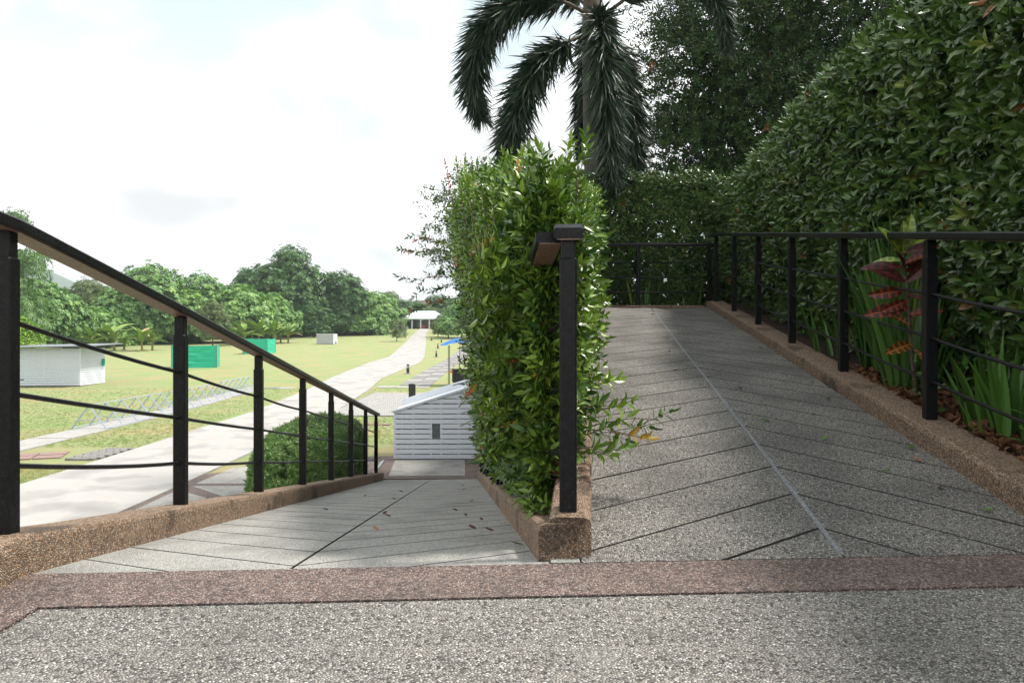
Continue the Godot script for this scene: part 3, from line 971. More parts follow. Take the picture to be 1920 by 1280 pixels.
func make_cart() -> void:
	var d := 35.2
	var root := base("vending_cart", W(-2.55, ground_y(d) + 0.03, d), 0.15)
	tag(root, "black mesh vending cart under a blue cloth canopy", "cart")
	for q in [[-0.42, 0.35], [0.06, 0.35], [-0.42, -0.5], [0.62, -0.5], [0.62, 0.35]]:
		var t := MB.new()
		t.tube([Vector3(q[0], 0.0 if q[0] < 0 else 0.35, q[1]), Vector3(q[0], 1.86, q[1])], [0.016], 6)
		put("canopy_pole", t.mesh(), M.dark_metal, root)
	# canopy: a sagging cloth over a ridge, with a scalloped hem
	var mb := MB.new()
	var nx := 16
	var nz := 8
	var grid := []
	for j in nz + 1:
		var row := []
		for k in nx + 1:
			var u := float(k) / nx
			var v := float(j) / nz
			var x := lerpf(-0.78, 0.95, u)
			var z := lerpf(0.62, -0.8, v)
			var y := 1.9 + 0.3 * sin(PI * clampf(u, 0.0, 1.0)) * (0.55 + 0.45 * sin(PI * v))
			if j == 0 or j == nz:
				y -= 0.05 + 0.04 * absf(sin(u * 14.0))
			row.append(Vector3(x, y, z))
		grid.append(row)
	for j in nz:
		for k in nx:
			mb.quad(grid[j][k], grid[j][k + 1], grid[j + 1][k + 1], grid[j + 1][k], Vector3.UP)
	put("canopy", mb.mesh(), M.blue, root)
	mb = MB.new()
	for k in nx:
		var a: Vector3 = grid[0][k]
		var b: Vector3 = grid[0][k + 1]
		if k > 6:
			mb.quad(a + Vector3(0, -0.002, -0.02), b + Vector3(0, -0.002, -0.02), b + Vector3(0, -0.1 - 0.03 * sin(k * 1.7), -0.02), a + Vector3(0, -0.1 - 0.03 * sin((k - 1) * 1.7), -0.02), Vector3(0, 0, 1))
	put("valance", mb.mesh(), M.near_black, root)
	# cage body
	mb = MB.new()
	for x in range(0, 15):
		mb.box(Transform3D(Basis(), Vector3(-0.24 + x * 0.065, 0.42, 0.36)), Vector3(0.03, 0.62, 0.012), 0.002)
	for y in range(0, 9):
		mb.box(Transform3D(Basis(), Vector3(0.21, 0.14 + y * 0.07, 0.352)), Vector3(0.94, 0.03, 0.01), 0.002)
	put("cage", mb.mesh(), M.dark_metal, root)
	bx(root, "box", M.near_black, Vector3(0.22, 0.43, -0.06), Vector3(0.94, 0.62, 0.8), 0.01)
	bx(root, "tail_light", M.red, Vector3(-0.33, 0.62, 0.37), Vector3(0.12, 0.09, 0.03), 0.01)
	bx(root, "rear_bar", M.dark_metal, Vector3(-0.33, 0.72, 0.35), Vector3(0.2, 0.025, 0.025), 0.004)
	bx(root, "shelf", M.white, Vector3(0.4, 1.0, -0.1), Vector3(0.5, 0.1, 0.5), 0.01)
	for x in [-0.22, 0.02]:
		bx(root, "rail_upright", M.dark_metal, Vector3(x, 0.86, 0.34), Vector3(0.016, 0.26, 0.016), 0.003)
	bx(root, "rail", M.dark_metal, Vector3(0.1, 1.0, 0.34), Vector3(0.95, 0.02, 0.02), 0.004)
	bx(root, "foot_plate", M.dark_metal, Vector3(-0.42, 0.01, 0.35), Vector3(0.24, 0.02, 0.12), 0.004)
	for z in [0.2, -0.45]:
		var t := MB.new()
		t.tube([Vector3(0.5, 0.2, z - 0.03), Vector3(0.5, 0.2, z + 0.03)], [0.2], 16)
		put("wheel", t.mesh(), M.dark_metal, root)

func make_pillar() -> void:
	var d := 23.4
	var root := base("dark_pillar", W(-3.16, LOW, d), 0.1)
	tag(root, "dark square metal pillar standing behind the slatted enclosure", "pillar")
	bx(root, "shaft", M.bronze, Vector3(0, 0.45, 0), Vector3(0.16, 0.9, 0.2), 0.006)
	bx(root, "side_fin", M.dark_metal, Vector3(0.11, 0.44, -0.01), Vector3(0.045, 0.87, 0.24), 0.004)
	bx(root, "top_plate", M.grey_metal, Vector3(0.015, 0.905, 0), Vector3(0.2, 0.016, 0.24), 0.004)

func make_white_crate() -> void:
	var d := 91.0
	var root := base("panel_crate", W(-22.6, ground_y(d) + 0.02, d), -0.12)
	tag(root, "white boarded box standing far out on the lawn", "crate")
	for k in 8:
		bx(root, "board", M.wall_white, Vector3(-1.05 + 0.13 + k * 0.263, 0.6, 0.6), Vector3(0.255, 1.2, 0.03), 0.004)  # front boards greyer than the side ones: shade put into their colour
	for k in 5:
		bx(root, "board", M.white, Vector3(1.06, 0.6, 0.46 - k * 0.263), Vector3(0.03, 1.2, 0.255), 0.004)
	bx(root, "top_frame", M.white, Vector3(0, 1.21, -0.05), Vector3(2.2, 0.06, 1.36), 0.01)
	bx(root, "vent", M.near_black, Vector3(1.08, 0.16, -0.2), Vector3(0.03, 0.22, 0.4), 0.004)

func make_pavilion() -> void:
	var d := 150.0
	var y := ground_y(d)
	var root := base("pavilion", W(-17.3, y, d))
	tag(root, "open pavilion with white hipped roof at the end of the road", "pavilion")
	var mb := MB.new()
	var e := 3.0
	var a := [Vector3(-4.6, e, 3.4), Vector3(4.6, e, 3.4), Vector3(4.6, e, -3.4), Vector3(-4.6, e, -3.4)]
	var r0 := Vector3(-2.0, e + 1.6, 0)
	var r1 := Vector3(1.8, e + 1.6, 0)
	mb.quad(a[0], a[1], r1, r0, Vector3(0, 1, 1))
	mb.quad(a[2], a[3], r0, r1, Vector3(0, 1, -1))
	mb.tri(a[1], a[2], r1, Vector3(1, 1, 0))
	mb.tri(a[3], a[0], r0, Vector3(-1, 1, 0))
	var rf := put("roof", mb.mesh(), M.white, root)
	bx(rf, "fascia", M.white, Vector3(0, e - 0.09, 3.36), Vector3(9.2, 0.18, 0.06), 0.01)
	bx(rf, "fascia", M.white, Vector3(4.56, e - 0.09, 0), Vector3(0.06, 0.18, 6.7), 0.01)
	for k in 17:
		var x := -4.4 + k * 0.55
		var t := clampf((4.6 - absf(x)) / 2.7, 0.0, 1.0)
		mb = MB.new()
		mb.beam(Vector3(x, e + 0.02, 3.4), Vector3(x, e + 1.6 * t + 0.02, 3.4 - 3.4 * t), 0.05, 0.04, 0.005)
		put("roof_rib", mb.mesh(), M.white, rf)
	for x in [-3.9, -2.4, -0.7, 1.0, 2.7, 4.0]:
		bx(root, "column", M.white, Vector3(x, e / 2 - 0.1, 3.0), Vector3(0.24, e - 0.1, 0.24), 0.02)
	bx(root, "back_wall", M.slab_dark, Vector3(0, 1.4, -2.9), Vector3(8.6, 2.8, 0.12), 0.01)
	bx(root, "notice_board", M.slab, Vector3(-1.6, 1.9, -2.7), Vector3(1.0, 0.9, 0.08), 0.01)
	bx(root, "floor", M.slab, Vector3(0, 0.04, 0), Vector3(9.0, 0.1, 6.6), 0.01)
	bx(root, "low_wall", M.wall_white, Vector3(-4.3, 0.75, 3.2), Vector3(2.4, 1.4, 0.1), 0.01)
	var k := 0
	for x in [-0.25, 1.4, 2.0]:
		var c := base("red_chair", W(-17.3 + x, y + 0.08, d - 2.2))
		tag(c, "red plastic chair inside the open pavilion", "chair", "red chairs in the pavilion")
		bx(c, "seat", M.red, Vector3(0, 0.95, 0), Vector3(0.45, 0.05, 0.45), 0.01)
		bx(c, "backrest", M.red, Vector3(0, 1.3, -0.2), Vector3(0.45, 0.6, 0.05), 0.01)
		for q in [[-0.18, -0.18], [0.18, -0.18], [-0.18, 0.18], [0.18, 0.18]]:
			bx(c, "leg", M.red, Vector3(q[0], 0.47, q[1]), Vector3(0.05, 0.94, 0.05), 0.01)
		k += 1
	# blue folded parasol left of it
	var u := base("folded_parasol", W(-22.0, ground_y(146.0), 146.0))
	tag(u, "folded blue parasol at the corner of the pavilion", "parasol")
	mb = MB.new()
	mb.tube([Vector3(0, 0, 0), Vector3(0, 3.4, 0)], [0.04], 6)
	put("pole", mb.mesh(), M.dark_metal, u)
	mb = MB.new()
	mb.tube([Vector3(0, 0.5, 0), Vector3(0, 1.0, 0), Vector3(0, 1.7, 0), Vector3(0, 2.3, 0), Vector3(0, 3.4, 0)], [0.5, 0.62, 0.5, 0.22, 0.05], 10)
	put("cloth", mb.mesh(), M.blue, u)
	var fe := base("timber_fence", W(-26.0, ground_y(143.0), 143.0))
	tag(fe, "low post and rail fence left of the pavilion", "fence")
	for x in range(0, 6):
		bx(fe, "post", M.bark, Vector3(x * 0.7, 0.65, 0), Vector3(0.08, 1.3, 0.08), 0.01)
	for h in [0.5, 1.15]:
		bx(fe, "rail", M.bark, Vector3(1.75, h, 0.06), Vector3(3.7, 0.08, 0.05), 0.01)

func make_things() -> void:
	make_enclosure()
	make_shed()
	netted_box("green netted box on the lawn, the one nearer the white shed", W(-21.1, ground_y(49.5) - 0.01, 49.8), Vector3(2.75, 1.5, 1.9), 0.3)
	netted_box("green netted box on the lawn, the one nearer the banana plants", W(-24.3, ground_y(71.5) - 0.01, 71.8), Vector3(2.3, 1.46, 2.6), 0.02)
	make_white_crate()
	make_racks()
	bollard("black bollard light with pale lens standing where the road bends", -6.0, 43.0)
	bollard("black bollard light beyond the bend, beside the grey slab path", -6.7, 66.0)
	bollard("small far bollard light on the slope past the grey path", -7.95, 80.0)
	bollard("small far bollard light in front of the roadside shrubs", -9.0, 95.0)
	bollard("farthest bollard light by the road below the pavilion", -10.9, 101.0)
	make_pillar()
	make_cart()
	make_pavilion()

# ---------------------------------------------------------------- far trees
func aim(dir: Vector3, face := Vector3.UP) -> Basis:
	# y along dir, z as near to face as can be
	var y := dir.normalized()
	var z := face - y * face.dot(y)
	if z.length_squared() < 1e-5:
		z = Vector3(0.3, 0.1, 1.0)
		z -= y * z.dot(y)
	z = z.normalized()
	return Basis(y.cross(z), y, z)

func rdir() -> Vector3:
	var z := R(-1, 1)
	var a := R(0, TAU)
	var r := sqrt(1 - z * z)
	return Vector3(r * cos(a), z, r * sin(a))

# a small leaf of two triangles folded on its midrib
func flake(mb: MB, at: Vector3, b: Basis, length: float, width: float) -> void:
	var s := mb.v.size()
	var tip := at + b.y * length - b.z * length * 0.18
	var l := at + b.y * length * 0.5 - b.x * width * 0.5 + b.z * width * 0.12
	var r := at + b.y * length * 0.5 + b.x * width * 0.5 + b.z * width * 0.12
	mb.v.append(at); mb.v.append(tip); mb.v.append(l); mb.v.append(r)
	var nl := (b.z + b.x * 0.22).normalized()
	var nr := (b.z - b.x * 0.22).normalized()
	mb.n.append(b.z); mb.n.append(b.z); mb.n.append(nl); mb.n.append(nr)
	for k in 4: mb.c.append(mb.tint)
	mb.i.append_array(PackedInt32Array([s, s + 2, s + 1, s, s + 1, s + 3]))

# crown: whorls of leaves over a set of lobes [centre, radii]; hang = how far the leaves droop
func crown(lobes: Array, whorls: int, per: int, length: float, width: float, hang: float, lo: Color, hi: Color, fresh: float, rough := 0.22) -> ArrayMesh:
	var mb := MB.new()
	var f := FastNoiseLite.new()
	f.seed = rng.randi() % 1000
	f.frequency = 0.45
	var area := 0.0
	for l in lobes:
		var q: Vector3 = l[1]
		area += q.x * q.y + q.y * q.z + q.x * q.z
	for l in lobes:
		var c: Vector3 = l[0]
		var q: Vector3 = l[1]
		var count := int(whorls * (q.x * q.y + q.y * q.z + q.x * q.z) / area)
		for k in count:
			var o := rdir()
			if o.y < -0.55: o.y = -o.y * 0.5
			o = o.normalized()
			var bump := 1.0 + rough * f.get_noise_3d(o.x * 4.0 + c.x, o.y * 4.0 + c.y, o.z * 4.0 + c.z) * 1.6
			var depth := 1.0 - 0.42 * pow(rng.randf(), 2.2)
			var p := c + o * q * bump * depth
			var out := (o / q).normalized().lerp(Vector3.UP, 0.35).normalized()
			var t := clampf(0.45 + 0.5 * f.get_noise_3d(p.x, p.y, p.z) + R(-0.25, 0.25) , 0, 1)
			mb.tint = lo.lerp(hi, t)
			if rng.randf() < fresh:
				mb.tint = Color(mb.tint.r * 1.35, mb.tint.g * 1.25, mb.tint.b)
			var a0 := R(0, TAU)
			var side := aim(out)
			var sc := R(0.75, 1.25)
			for j in per:
				var a := a0 + TAU * j / per + R(-0.3, 0.3)
				var rad := side.x * cos(a) + side.z * sin(a)
				var dir := (rad + out * R(0.1, 0.7) + Vector3.DOWN * hang * R(0.5, 1.3)).normalized()
				flake(mb, p + rad * 0.04, aim(dir, out + Vector3.UP * 0.6 + rdir() * 0.25), length * sc * R(0.8, 1.15), width * sc)
	return mb.mesh()

func limbs(height: float, spread: float, n: int, r0: float, lean := 0.0) -> ArrayMesh:
	var mb := MB.new()
	var top := Vector3(lean, height * 0.62, R(-0.2, 0.2))
	mb.tube([Vector3(0, -0.3, 0), Vector3(lean * 0.3 + R(-0.1, 0.1), height * 0.25, 0), top], [r0, r0 * 0.75, r0 * 0.5], 8)
	for k in n:
		var a := TAU * k / n + R(-0.5, 0.5)
		var s := Vector3(lean * 0.6, height * R(0.3, 0.6), 0)
		var e := Vector3(cos(a) * spread * R(0.6, 0.95), height * R(0.65, 0.95), sin(a) * spread * R(0.6, 0.95))
		mb.tube([s, s.lerp(e, 0.5) + Vector3(0, height * 0.06, 0), e], [r0 * 0.45, r0 * 0.28, r0 * 0.08], 5)
	return mb.mesh()

var protos := {}

func tree(kind: String, called: String, label: String, x: float, d: float, scale: Vector3, turn: float, group: String, sink := 0.0) -> void:
	var root := base(called, W(x, ground_y(d) - sink, d), turn)
	tag(root, label, "tree", group)
	var p: Dictionary = protos[kind]
	var s := Transform3D(Basis.from_scale(scale), Vector3.ZERO)
	put("trunk", p.trunk, M.bark, root, s)
	put("crown", p.crown, p.mat, root, s)

var mid_green := Color(0.115, 0.23, 0.07)
var lite_green := Color(0.26, 0.43, 0.14)

func make_protos() -> void:
	# unit trees, about one metre tall before scaling to metres is kept off: they are built at 9 m
	var mid := Color(0.115, 0.23, 0.07)
	var lite := Color(0.26, 0.43, 0.14)
	var dark := Color(0.07, 0.145, 0.052)
	var mats: Material = M.leaf_far
	protos.broad = {"trunk": limbs(8, 3.4, 6, 0.22), "mat": mats, "crown": crown([[Vector3(0, 5.6, 0), Vector3(3.4, 2.9, 3.3)], [Vector3(-2.2, 4.2, 0.8), Vector3(2.2, 2.2, 2.2)], [Vector3(2.3, 4.4, 0.6), Vector3(2.2, 2.3, 2.2)], [Vector3(0.3, 4.0, 2.2), Vector3(2.4, 2.2, 2.0)], [Vector3(0.4, 2.4, 1.0), Vector3(3.6, 1.8, 2.6)]], 2500, 8, 0.36, 0.18, 0.3, mid, lite, 0.12)}
	protos.mound = {"trunk": limbs(6, 3.0, 6, 0.18), "mat": mats, "crown": crown([[Vector3(0, 3.2, 0), Vector3(4.0, 3.1, 3.6)], [Vector3(-2.6, 2.2, 1.0), Vector3(2.4, 2.2, 2.2)], [Vector3(2.8, 2.3, 0.8), Vector3(2.4, 2.2, 2.2)], [Vector3(0.6, 2.0, 2.4), Vector3(2.8, 2.0, 2.0)]], 2600, 8, 0.34, 0.18, 0.35, mid.lerp(lite, 0.2), lite, 0.25)}
	protos.tall = {"trunk": limbs(12, 3.2, 8, 0.28), "mat": mats, "crown": crown([[Vector3(0, 10.2, 0), Vector3(2.5, 2.6, 2.5)], [Vector3(-2.3, 8.0, 0.5), Vector3(2.6, 2.4, 2.4)], [Vector3(2.4, 7.6, 0.4), Vector3(2.7, 2.5, 2.5)], [Vector3(0.2, 6.6, 1.8), Vector3(3.0, 2.4, 2.2)], [Vector3(-2.0, 4.2, 1.4), Vector3(2.8, 2.4, 2.2)], [Vector3(2.0, 3.8, 1.2), Vector3(3.0, 2.6, 2.2)], [Vector3(0, 1.9, 1.2), Vector3(4.0, 1.9, 2.4)]], 3600, 8, 0.36, 0.18, 0.25, dark, mid.lerp(lite, 0.25), 0.06, 0.3)}
	protos.dark = {"trunk": limbs(9, 3.0, 7, 0.25), "mat": mats, "crown": crown([[Vector3(0, 7.0, 0), Vector3(3.0, 2.5, 2.8)], [Vector3(-2.0, 5.2, 0.8), Vector3(2.4, 2.3, 2.2)], [Vector3(2.1, 5.0, 0.6), Vector3(2.5, 2.4, 2.2)], [Vector3(0, 2.8, 1.2), Vector3(3.8, 2.6, 2.4)]], 2700, 8, 0.34, 0.17, 0.22, dark, mid, 0.04, 0.28)}
	protos.feather = {"trunk": limbs(12, 2.2, 9, 0.2), "mat": mats, "crown": crown([[Vector3(0, 11.0, 0), Vector3(1.2, 1.9, 1.2)], [Vector3(-1.1, 8.8, 0.3), Vector3(1.5, 1.6, 1.4)], [Vector3(1.4, 8.0, 0.3), Vector3(1.7, 1.5, 1.5)], [Vector3(-0.4, 6.0, 0.6), Vector3(2.2, 1.9, 1.9)], [Vector3(0.8, 3.6, 0.4), Vector3(2.6, 2.2, 2.0)]], 1900, 8, 0.5, 0.045, 0.9, mid, lite.lerp(mid, 0.3), 0.05, 0.6)}
	protos.airy = {"trunk": limbs(8, 2.4, 8, 0.14), "mat": mats, "crown": crown([[Vector3(0, 6.4, 0), Vector3(2.0, 1.7, 1.9)], [Vector3(-1.5, 4.8, 0.4), Vector3(1.7, 1.6, 1.6)], [Vector3(1.6, 4.6, 0.4), Vector3(1.8, 1.5, 1.6)], [Vector3(0, 2.6, 0.8), Vector3(2.6, 1.8, 2.0)]], 1500, 7, 0.36, 0.1, 0.5, Color(0.09, 0.14, 0.05), Color(0.2, 0.26, 0.09), 0.1, 0.45)}
	protos.round = {"trunk": limbs(3, 1.4, 5, 0.1), "mat": mats, "crown": crown([[Vector3(0, 1.9, 0), Vector3(2.3, 1.9, 1.9)], [Vector3(-1.3, 1.5, 0.5), Vector3(1.5, 1.6, 1.5)], [Vector3(1.3, 1.6, 0.5), Vector3(1.5, 1.7, 1.5)]], 2600, 6, 0.2, 0.09, 0.2, Color(0.14, 0.27, 0.03), Color(0.3, 0.46, 0.06), 0.1, 0.1)}

# a banana plant: false stem and broad arching leaves, each leaf a part
func banana(label: String, x: float, d: float, h: float, torn := 0.0) -> void:
	var root := base("banana_plant", W(x, ground_y(d) - 0.05, d), R(0, TAU))
	tag(root, label, "banana plant", "banana plants along the wood")
	var mb := MB.new()
	mb.tube([Vector3.ZERO, Vector3(0.04, h * 0.3, 0), Vector3(0.02, h * 0.55, 0.02)], [0.12, 0.1, 0.05], 8)
	put("stem", mb.mesh(), M.blade_stem, root)
	var n := 14
	for k in n:
		mb = MB.new()
		var a := TAU * k / n * 2.4 + R(-0.3, 0.3)
		var up := R(0.5, 1.5) if k > 1 else 2.6
		var dir := Vector3(cos(a), up, sin(a)).normalized()
		mb.tint = Color(0.17, 0.28, 0.05).lerp(Color(0.26, 0.36, 0.09), rng.randf())
		if rng.randf() < torn: mb.tint = Color(0.3, 0.24, 0.1)
		var side := Vector3(-dir.z, 0, dir.x)
		mb.leaf(Transform3D(aim(dir, Vector3.UP - dir * 0.2 + side * R(-0.3, 0.3)), Vector3(0.02, h * R(0.2, 0.54), 0.02)), h * R(0.5, 0.7), h * R(0.17, 0.23), 0.35, R(0.35, 0.7), 6, 0.75)
		put("leaf", mb.mesh(), M.leaf_far, root)

func make_far() -> void:
	M.blade_stem = surf(lin(0.2, 0.2, 0.08), 0.7)
	make_protos()
	var g := "trees of the wood beyond the lawn"
	var rows := [
		["feather", "feathery_tree", "tall feathery tree rising above the wood beside the pale clipped bush", 30, 66, 390, 1.0],
		["broad", "broad_tree", "leafy tree standing behind the pale clipped bush", 70, 74, 520, 1.0],
		["broad", "broad_tree", "broad tree with drooping leaf whorls right of the feathery tree", 118, 76, 545, 0.8],
		["mound", "broad_tree", "low mound of leaves behind the banana plants next to the shed", 175, 82, 575, 0.9],
		["airy", "pale_tree", "pale yellowish treetop poking out over the wood near the hill", 165, 104, 522, 1.0],
		["broad", "broad_tree", "mid green tree between the hill and the highest point of the near wood", 238, 90, 530, 1.0],
		["broad", "broad_tree", "highest bright tree of the near wood, uneven leafy top", 285, 92, 494, 1.05],
		["mound", "broad_tree", "leafy mound tree just over the first green netted box", 350, 93, 545, 1.0],
		["broad", "broad_tree", "bright tree with whorled leaves beside the yellowish sapling", 375, 98, 512, 1.1],
		["airy", "pale_tree", "yellowish loose young tree in front of the wood edge", 398, 86, 560, 0.6],
		["mound", "broad_tree", "pale rounded tree draped in leaves over the second green netted box", 448, 97, 535, 0.9],
		["mound", "broad_tree", "small umbrella shaped tree above the banana clump", 508, 108, 550, 0.55],
		["dark", "dark_tree", "dark tree left of the tallest tree of the wood", 478, 119, 500, 0.9],
		["tall", "tall_tree", "tallest tree of the wood with a pointed leafy top", 545, 117, 460, 0.95],
		["dark", "dark_tree", "dark dense tree right of the tallest tree", 640, 121, 508, 0.95],
		["dark", "dark_tree", "dark undergrowth tree at the foot of the tallest tree", 588, 113, 570, 0.9],
		["mound", "broad_tree", "bright rounded tree at the end of the wood by the road", 700, 126, 548, 0.85],
		["mound", "broad_tree", "low green tree under the bright rounded one at the wood end", 660, 121, 575, 0.8],
		["airy", "pale_tree", "thin pale tree showing behind the end of the wood", 672, 150, 535, 0.7],
		["airy", "pale_tree", "slender far tree with open crown above the fence", 732, 190, 545, 0.5],
		["airy", "pale_tree", "pale greyish tree behind the left end of the pavilion", 752, 172, 566, 0.8],
		["airy", "pale_tree", "dull olive tree behind the pavilion roof ridge", 785, 180, 562, 0.8],
		["dark", "dark_tree", "dark far tree behind the right slope of the pavilion roof", 822, 185, 552, 0.7],
		["airy", "pale_tree", "light green tree close behind the pavilion's right end", 812, 168, 575, 0.6],
		["broad", "broad_tree", "green tree right of the pavilion, beside the bushy hedge", 868, 165, 556, 0.7],
		["airy", "pale_tree", "loose shrubby tree in front of the pavilion's right corner", 826, 128, 588, 0.22],
	]
	var tall_of := {"broad": 8.5, "mound": 6.3, "tall": 12.8, "dark": 9.5, "feather": 12.9, "airy": 8.1, "round": 3.8}
	for r in rows:
		var d: float = r[4]
		var x: float = (r[3] - 960.0) * d / 1400.0
		var top: float = 0.68 + (640.0 - r[5]) * d / 1400.0
		var h: float = (top - ground_y(d)) / tall_of[r[0]]
		tree(r[0], r[1], r[2], x, d, Vector3(h * 0.5 + r[6] * 0.5 * (d / 100.0), h, h), R(-0.6, 0.6), g, 0.1)
	# low growth that closes the foot of the wood
	var under := []
	for k in 34:
		var px := 120.0 + k * 18.0
		var d := lerpf(84.0, 122.0, smoothstep(150.0, 640.0, px)) + R(-2, 3)
		under.append([W((px - 960.0) * d / 1400.0, ground_y(d) + 0.5, d), Vector3(R(1.4, 2.2), R(1.0, 1.9), R(1.0, 1.5))])
	var ug := put("undergrowth", crown(under, 5200, 7, 0.4, 0.14, 0.4, mid_green, lite_green, 0.15, 0.3), M.leaf_far)
	tag(ug, "low tangled growth along the foot of the wood", "undergrowth", "", "stuff")
	# the body of the wood behind the front row, no tree of which can be told from the next
	for k in 20:
		var d := 128.0 + (k % 4) * 9.0
		var x := -96.0 + k * 3.9
		var h := R(0.85, 1.05)
		tree("dark" if k % 3 else "broad", "wood_tree", "dense green tree deep in the wood, mostly hidden by the front row", x, d, Vector3(h * 1.25, h * (0.95 if k < 12 else 0.85), h), R(0, TAU), "hidden trees of the deep wood", 0.1)
	for k in 9:
		tree("airy" if k % 2 else "broad", "horizon_tree", "distant tree of the low treeline beyond the pavilion", -34.0 + k * 5.5, 215.0 + (k % 3) * 12.0, Vector3(1.5, 1.1 + 0.12 * (k % 3), 1.3), R(0, TAU), "distant trees beyond the pavilion", 0.2)
	# clipped pale bush at the left, sapling by the road, shrubs right of the road
	tree("round", "clipped_bush", "pale green clipped bush behind the white louvred shed", -40.3, 58.0, Vector3(1.45, 1.02, 1.2), 0.0, "")
	tree("airy", "young_tree", "lone thin sapling on the lawn beside the road", -15.3, 99.0, Vector3(0.42, 0.36, 0.42), 1.0, "")
	tree("airy", "roadside_shrub", "green staked shrub right of the road below the pavilion", -11.3, 114.0, Vector3(0.6, 0.3, 0.6), 2.0, "")
	tree("broad", "roadside_shrub", "rounded flowering shrub on the bank right of the road", -9.2, 108.0, Vector3(0.52, 0.38, 0.5), 0.6, "")
	tree("broad", "roadside_shrub", "larger shrub on the bank next to the bushy hedge", -7.6, 112.0, Vector3(0.7, 0.62, 0.6), 2.6, "")
	var b := [
		["young banana plant with upright leaf right of the shed roof", 170, 74, 2.9], ["banana plant with broad pale leaves left of the brown stemmed one", 214, 76, 3.6], ["banana plant with a bare brown stem beside the netted box", 266, 76, 3.0], ["drooping banana plant close to the first netted box", 285, 77, 2.4], ["low banana plant at the wood edge right of the shed", 232, 78, 2.2],
		["small banana plant at the edge of the banana clump", 432, 88, 2.8], ["banana plant in the clump above the second netted box", 458, 89, 3.3], ["tall banana plant in the middle of the clump", 486, 91, 3.6], ["drooping banana plant in the right half of the clump", 512, 92, 3.4], ["banana plant at the right end of the clump before the dark trees", 540, 94, 3.1], ["banana plant behind the tall one in the clump", 472, 93, 3.8], ["banana plant with torn leaves behind the clump's right half", 526, 95, 3.5]]
	for q in b:
		banana(q[0], (q[1] - 960.0) * q[2] / 1400.0, q[2], q[3], 0.1)
	# the hill with pylons on its ridge
	var mb := MB.new()
	var f := FastNoiseLite.new()
	f.seed = 77
	f.frequency = 0.006
	var hx := func(x, d):
		var ridge := 210.0 * exp(-pow((x + 1150.0) / 330.0, 2.0)) * exp(-pow((d - 1500.0) / 300.0, 2.0))
		var r2 := 92.0 * exp(-pow((x + 620.0) / 340.0, 2.0)) * exp(-pow((d - 1900.0) / 250.0, 2.0))
		var r3 := 95.0 * exp(-pow((x + 200.0) / 420.0, 2.0)) * exp(-pow((d - 2300.0) / 200.0, 2.0))
		return ridge + r2 + r3 + 10.0 * f.get_noise_2d(x, d) - 6.0
	for k in 44:
		for j in 30:
			var p := []
			for e in [[0, 0], [1, 0], [1, 1], [0, 1]]:
				var x: float = -2200.0 + (k + e[0]) * 65.0
				var d: float = 950.0 + (j + e[1]) * 55.0
				p.append(W(x, hx.call(x, d), d))
			mb.quad(p[0], p[1], p[2], p[3], Vector3.UP)
	structure("hill", mb.mesh(), M.hill)
	var i := 0
	for q in [[-840.0, 1500.0, "far steel pylon on the crest of the blue hill"], [-800.0, 1530.0, "far steel pylon lower down the shoulder of the blue hill"]]:
		var y: float = hx.call(q[0], q[1])
		var root := base("power_pylon", W(q[0], y - 1.0, q[1]))
		tag(root, q[2], "pylon")
		for s in [[-1, -1], [1, -1], [-1, 1], [1, 1]]:
			var t := MB.new()
			t.tube([Vector3(s[0] * 4.0, 0, s[1] * 4.0), Vector3(s[0] * 0.6, 40, s[1] * 0.6)], [0.3], 4)
			put("leg", t.mesh(), M.grey_metal, root)
		for k in 3:
			var t := MB.new()
			t.beam(Vector3(-7 + k, 28 + k * 5, 0), Vector3(7 - k, 28 + k * 5, 0), 0.5, 0.5, 0.05)
			put("cross_arm", t.mesh(), M.grey_metal, root)
		i += 1

# ---------------------------------------------------------------- hedges and plants near the camera
# the leaves of one twig: [transform, length, width, tone]
func twig_leaves(pairs: int, span: float, length: float, width: float, sd: int) -> Array:
	var r := RandomNumberGenerator.new()
	r.seed = sd
	var out := []
	for k in pairs:
		var t := (k + 0.6) / pairs
		for s in 2:
			var a: float = k * 1.9 + s * PI + r.randf_range(-0.35, 0.35)
			var rise := r.randf_range(0.35, 0.8) + 0.5 * t
			var dir := Vector3(cos(a), rise, sin(a)).normalized()
			var face := Vector3.UP - dir * 0.3 + Vector3(r.randf_range(-0.4, 0.4), 0, r.randf_range(-0.4, 0.4))
			var sc := r.randf_range(0.75, 1.15) * (1.0 - 0.35 * t * t)
			out.append([Transform3D(aim(dir, face), Vector3(0, span * t, 0)), length * sc, width * sc, r.randf_range(0.75, 1.2)])
	out.append([Transform3D(aim(Vector3(0.25, 1, 0.1), Vector3(0.3, 0.2, 1)), Vector3(0, span, 0)), length * 0.8, width * 0.75, 1.2])
	return out

func twig(pairs: int, span: float, length: float, width: float, segs: int, sd: int, curl := 0.22) -> ArrayMesh:
	var mb := MB.new()
	mb.tint = Color(0.5, 0.35, 0.3)
	mb.tube([Vector3(0, -span * 0.6, 0), Vector3(0, span, 0)], [0.0022, 0.0012], 3, false)
	for l in twig_leaves(pairs, span, length, width, sd):
		mb.tint = Color(l[3], l[3], l[3])
		mb.leaf(l[0], l[1], l[2], 0.28, curl, segs)
	return mb.mesh()

# leaves near enough to be told apart, as parts of their own
var leaf_mats := {}
var unit_leaf: ArrayMesh

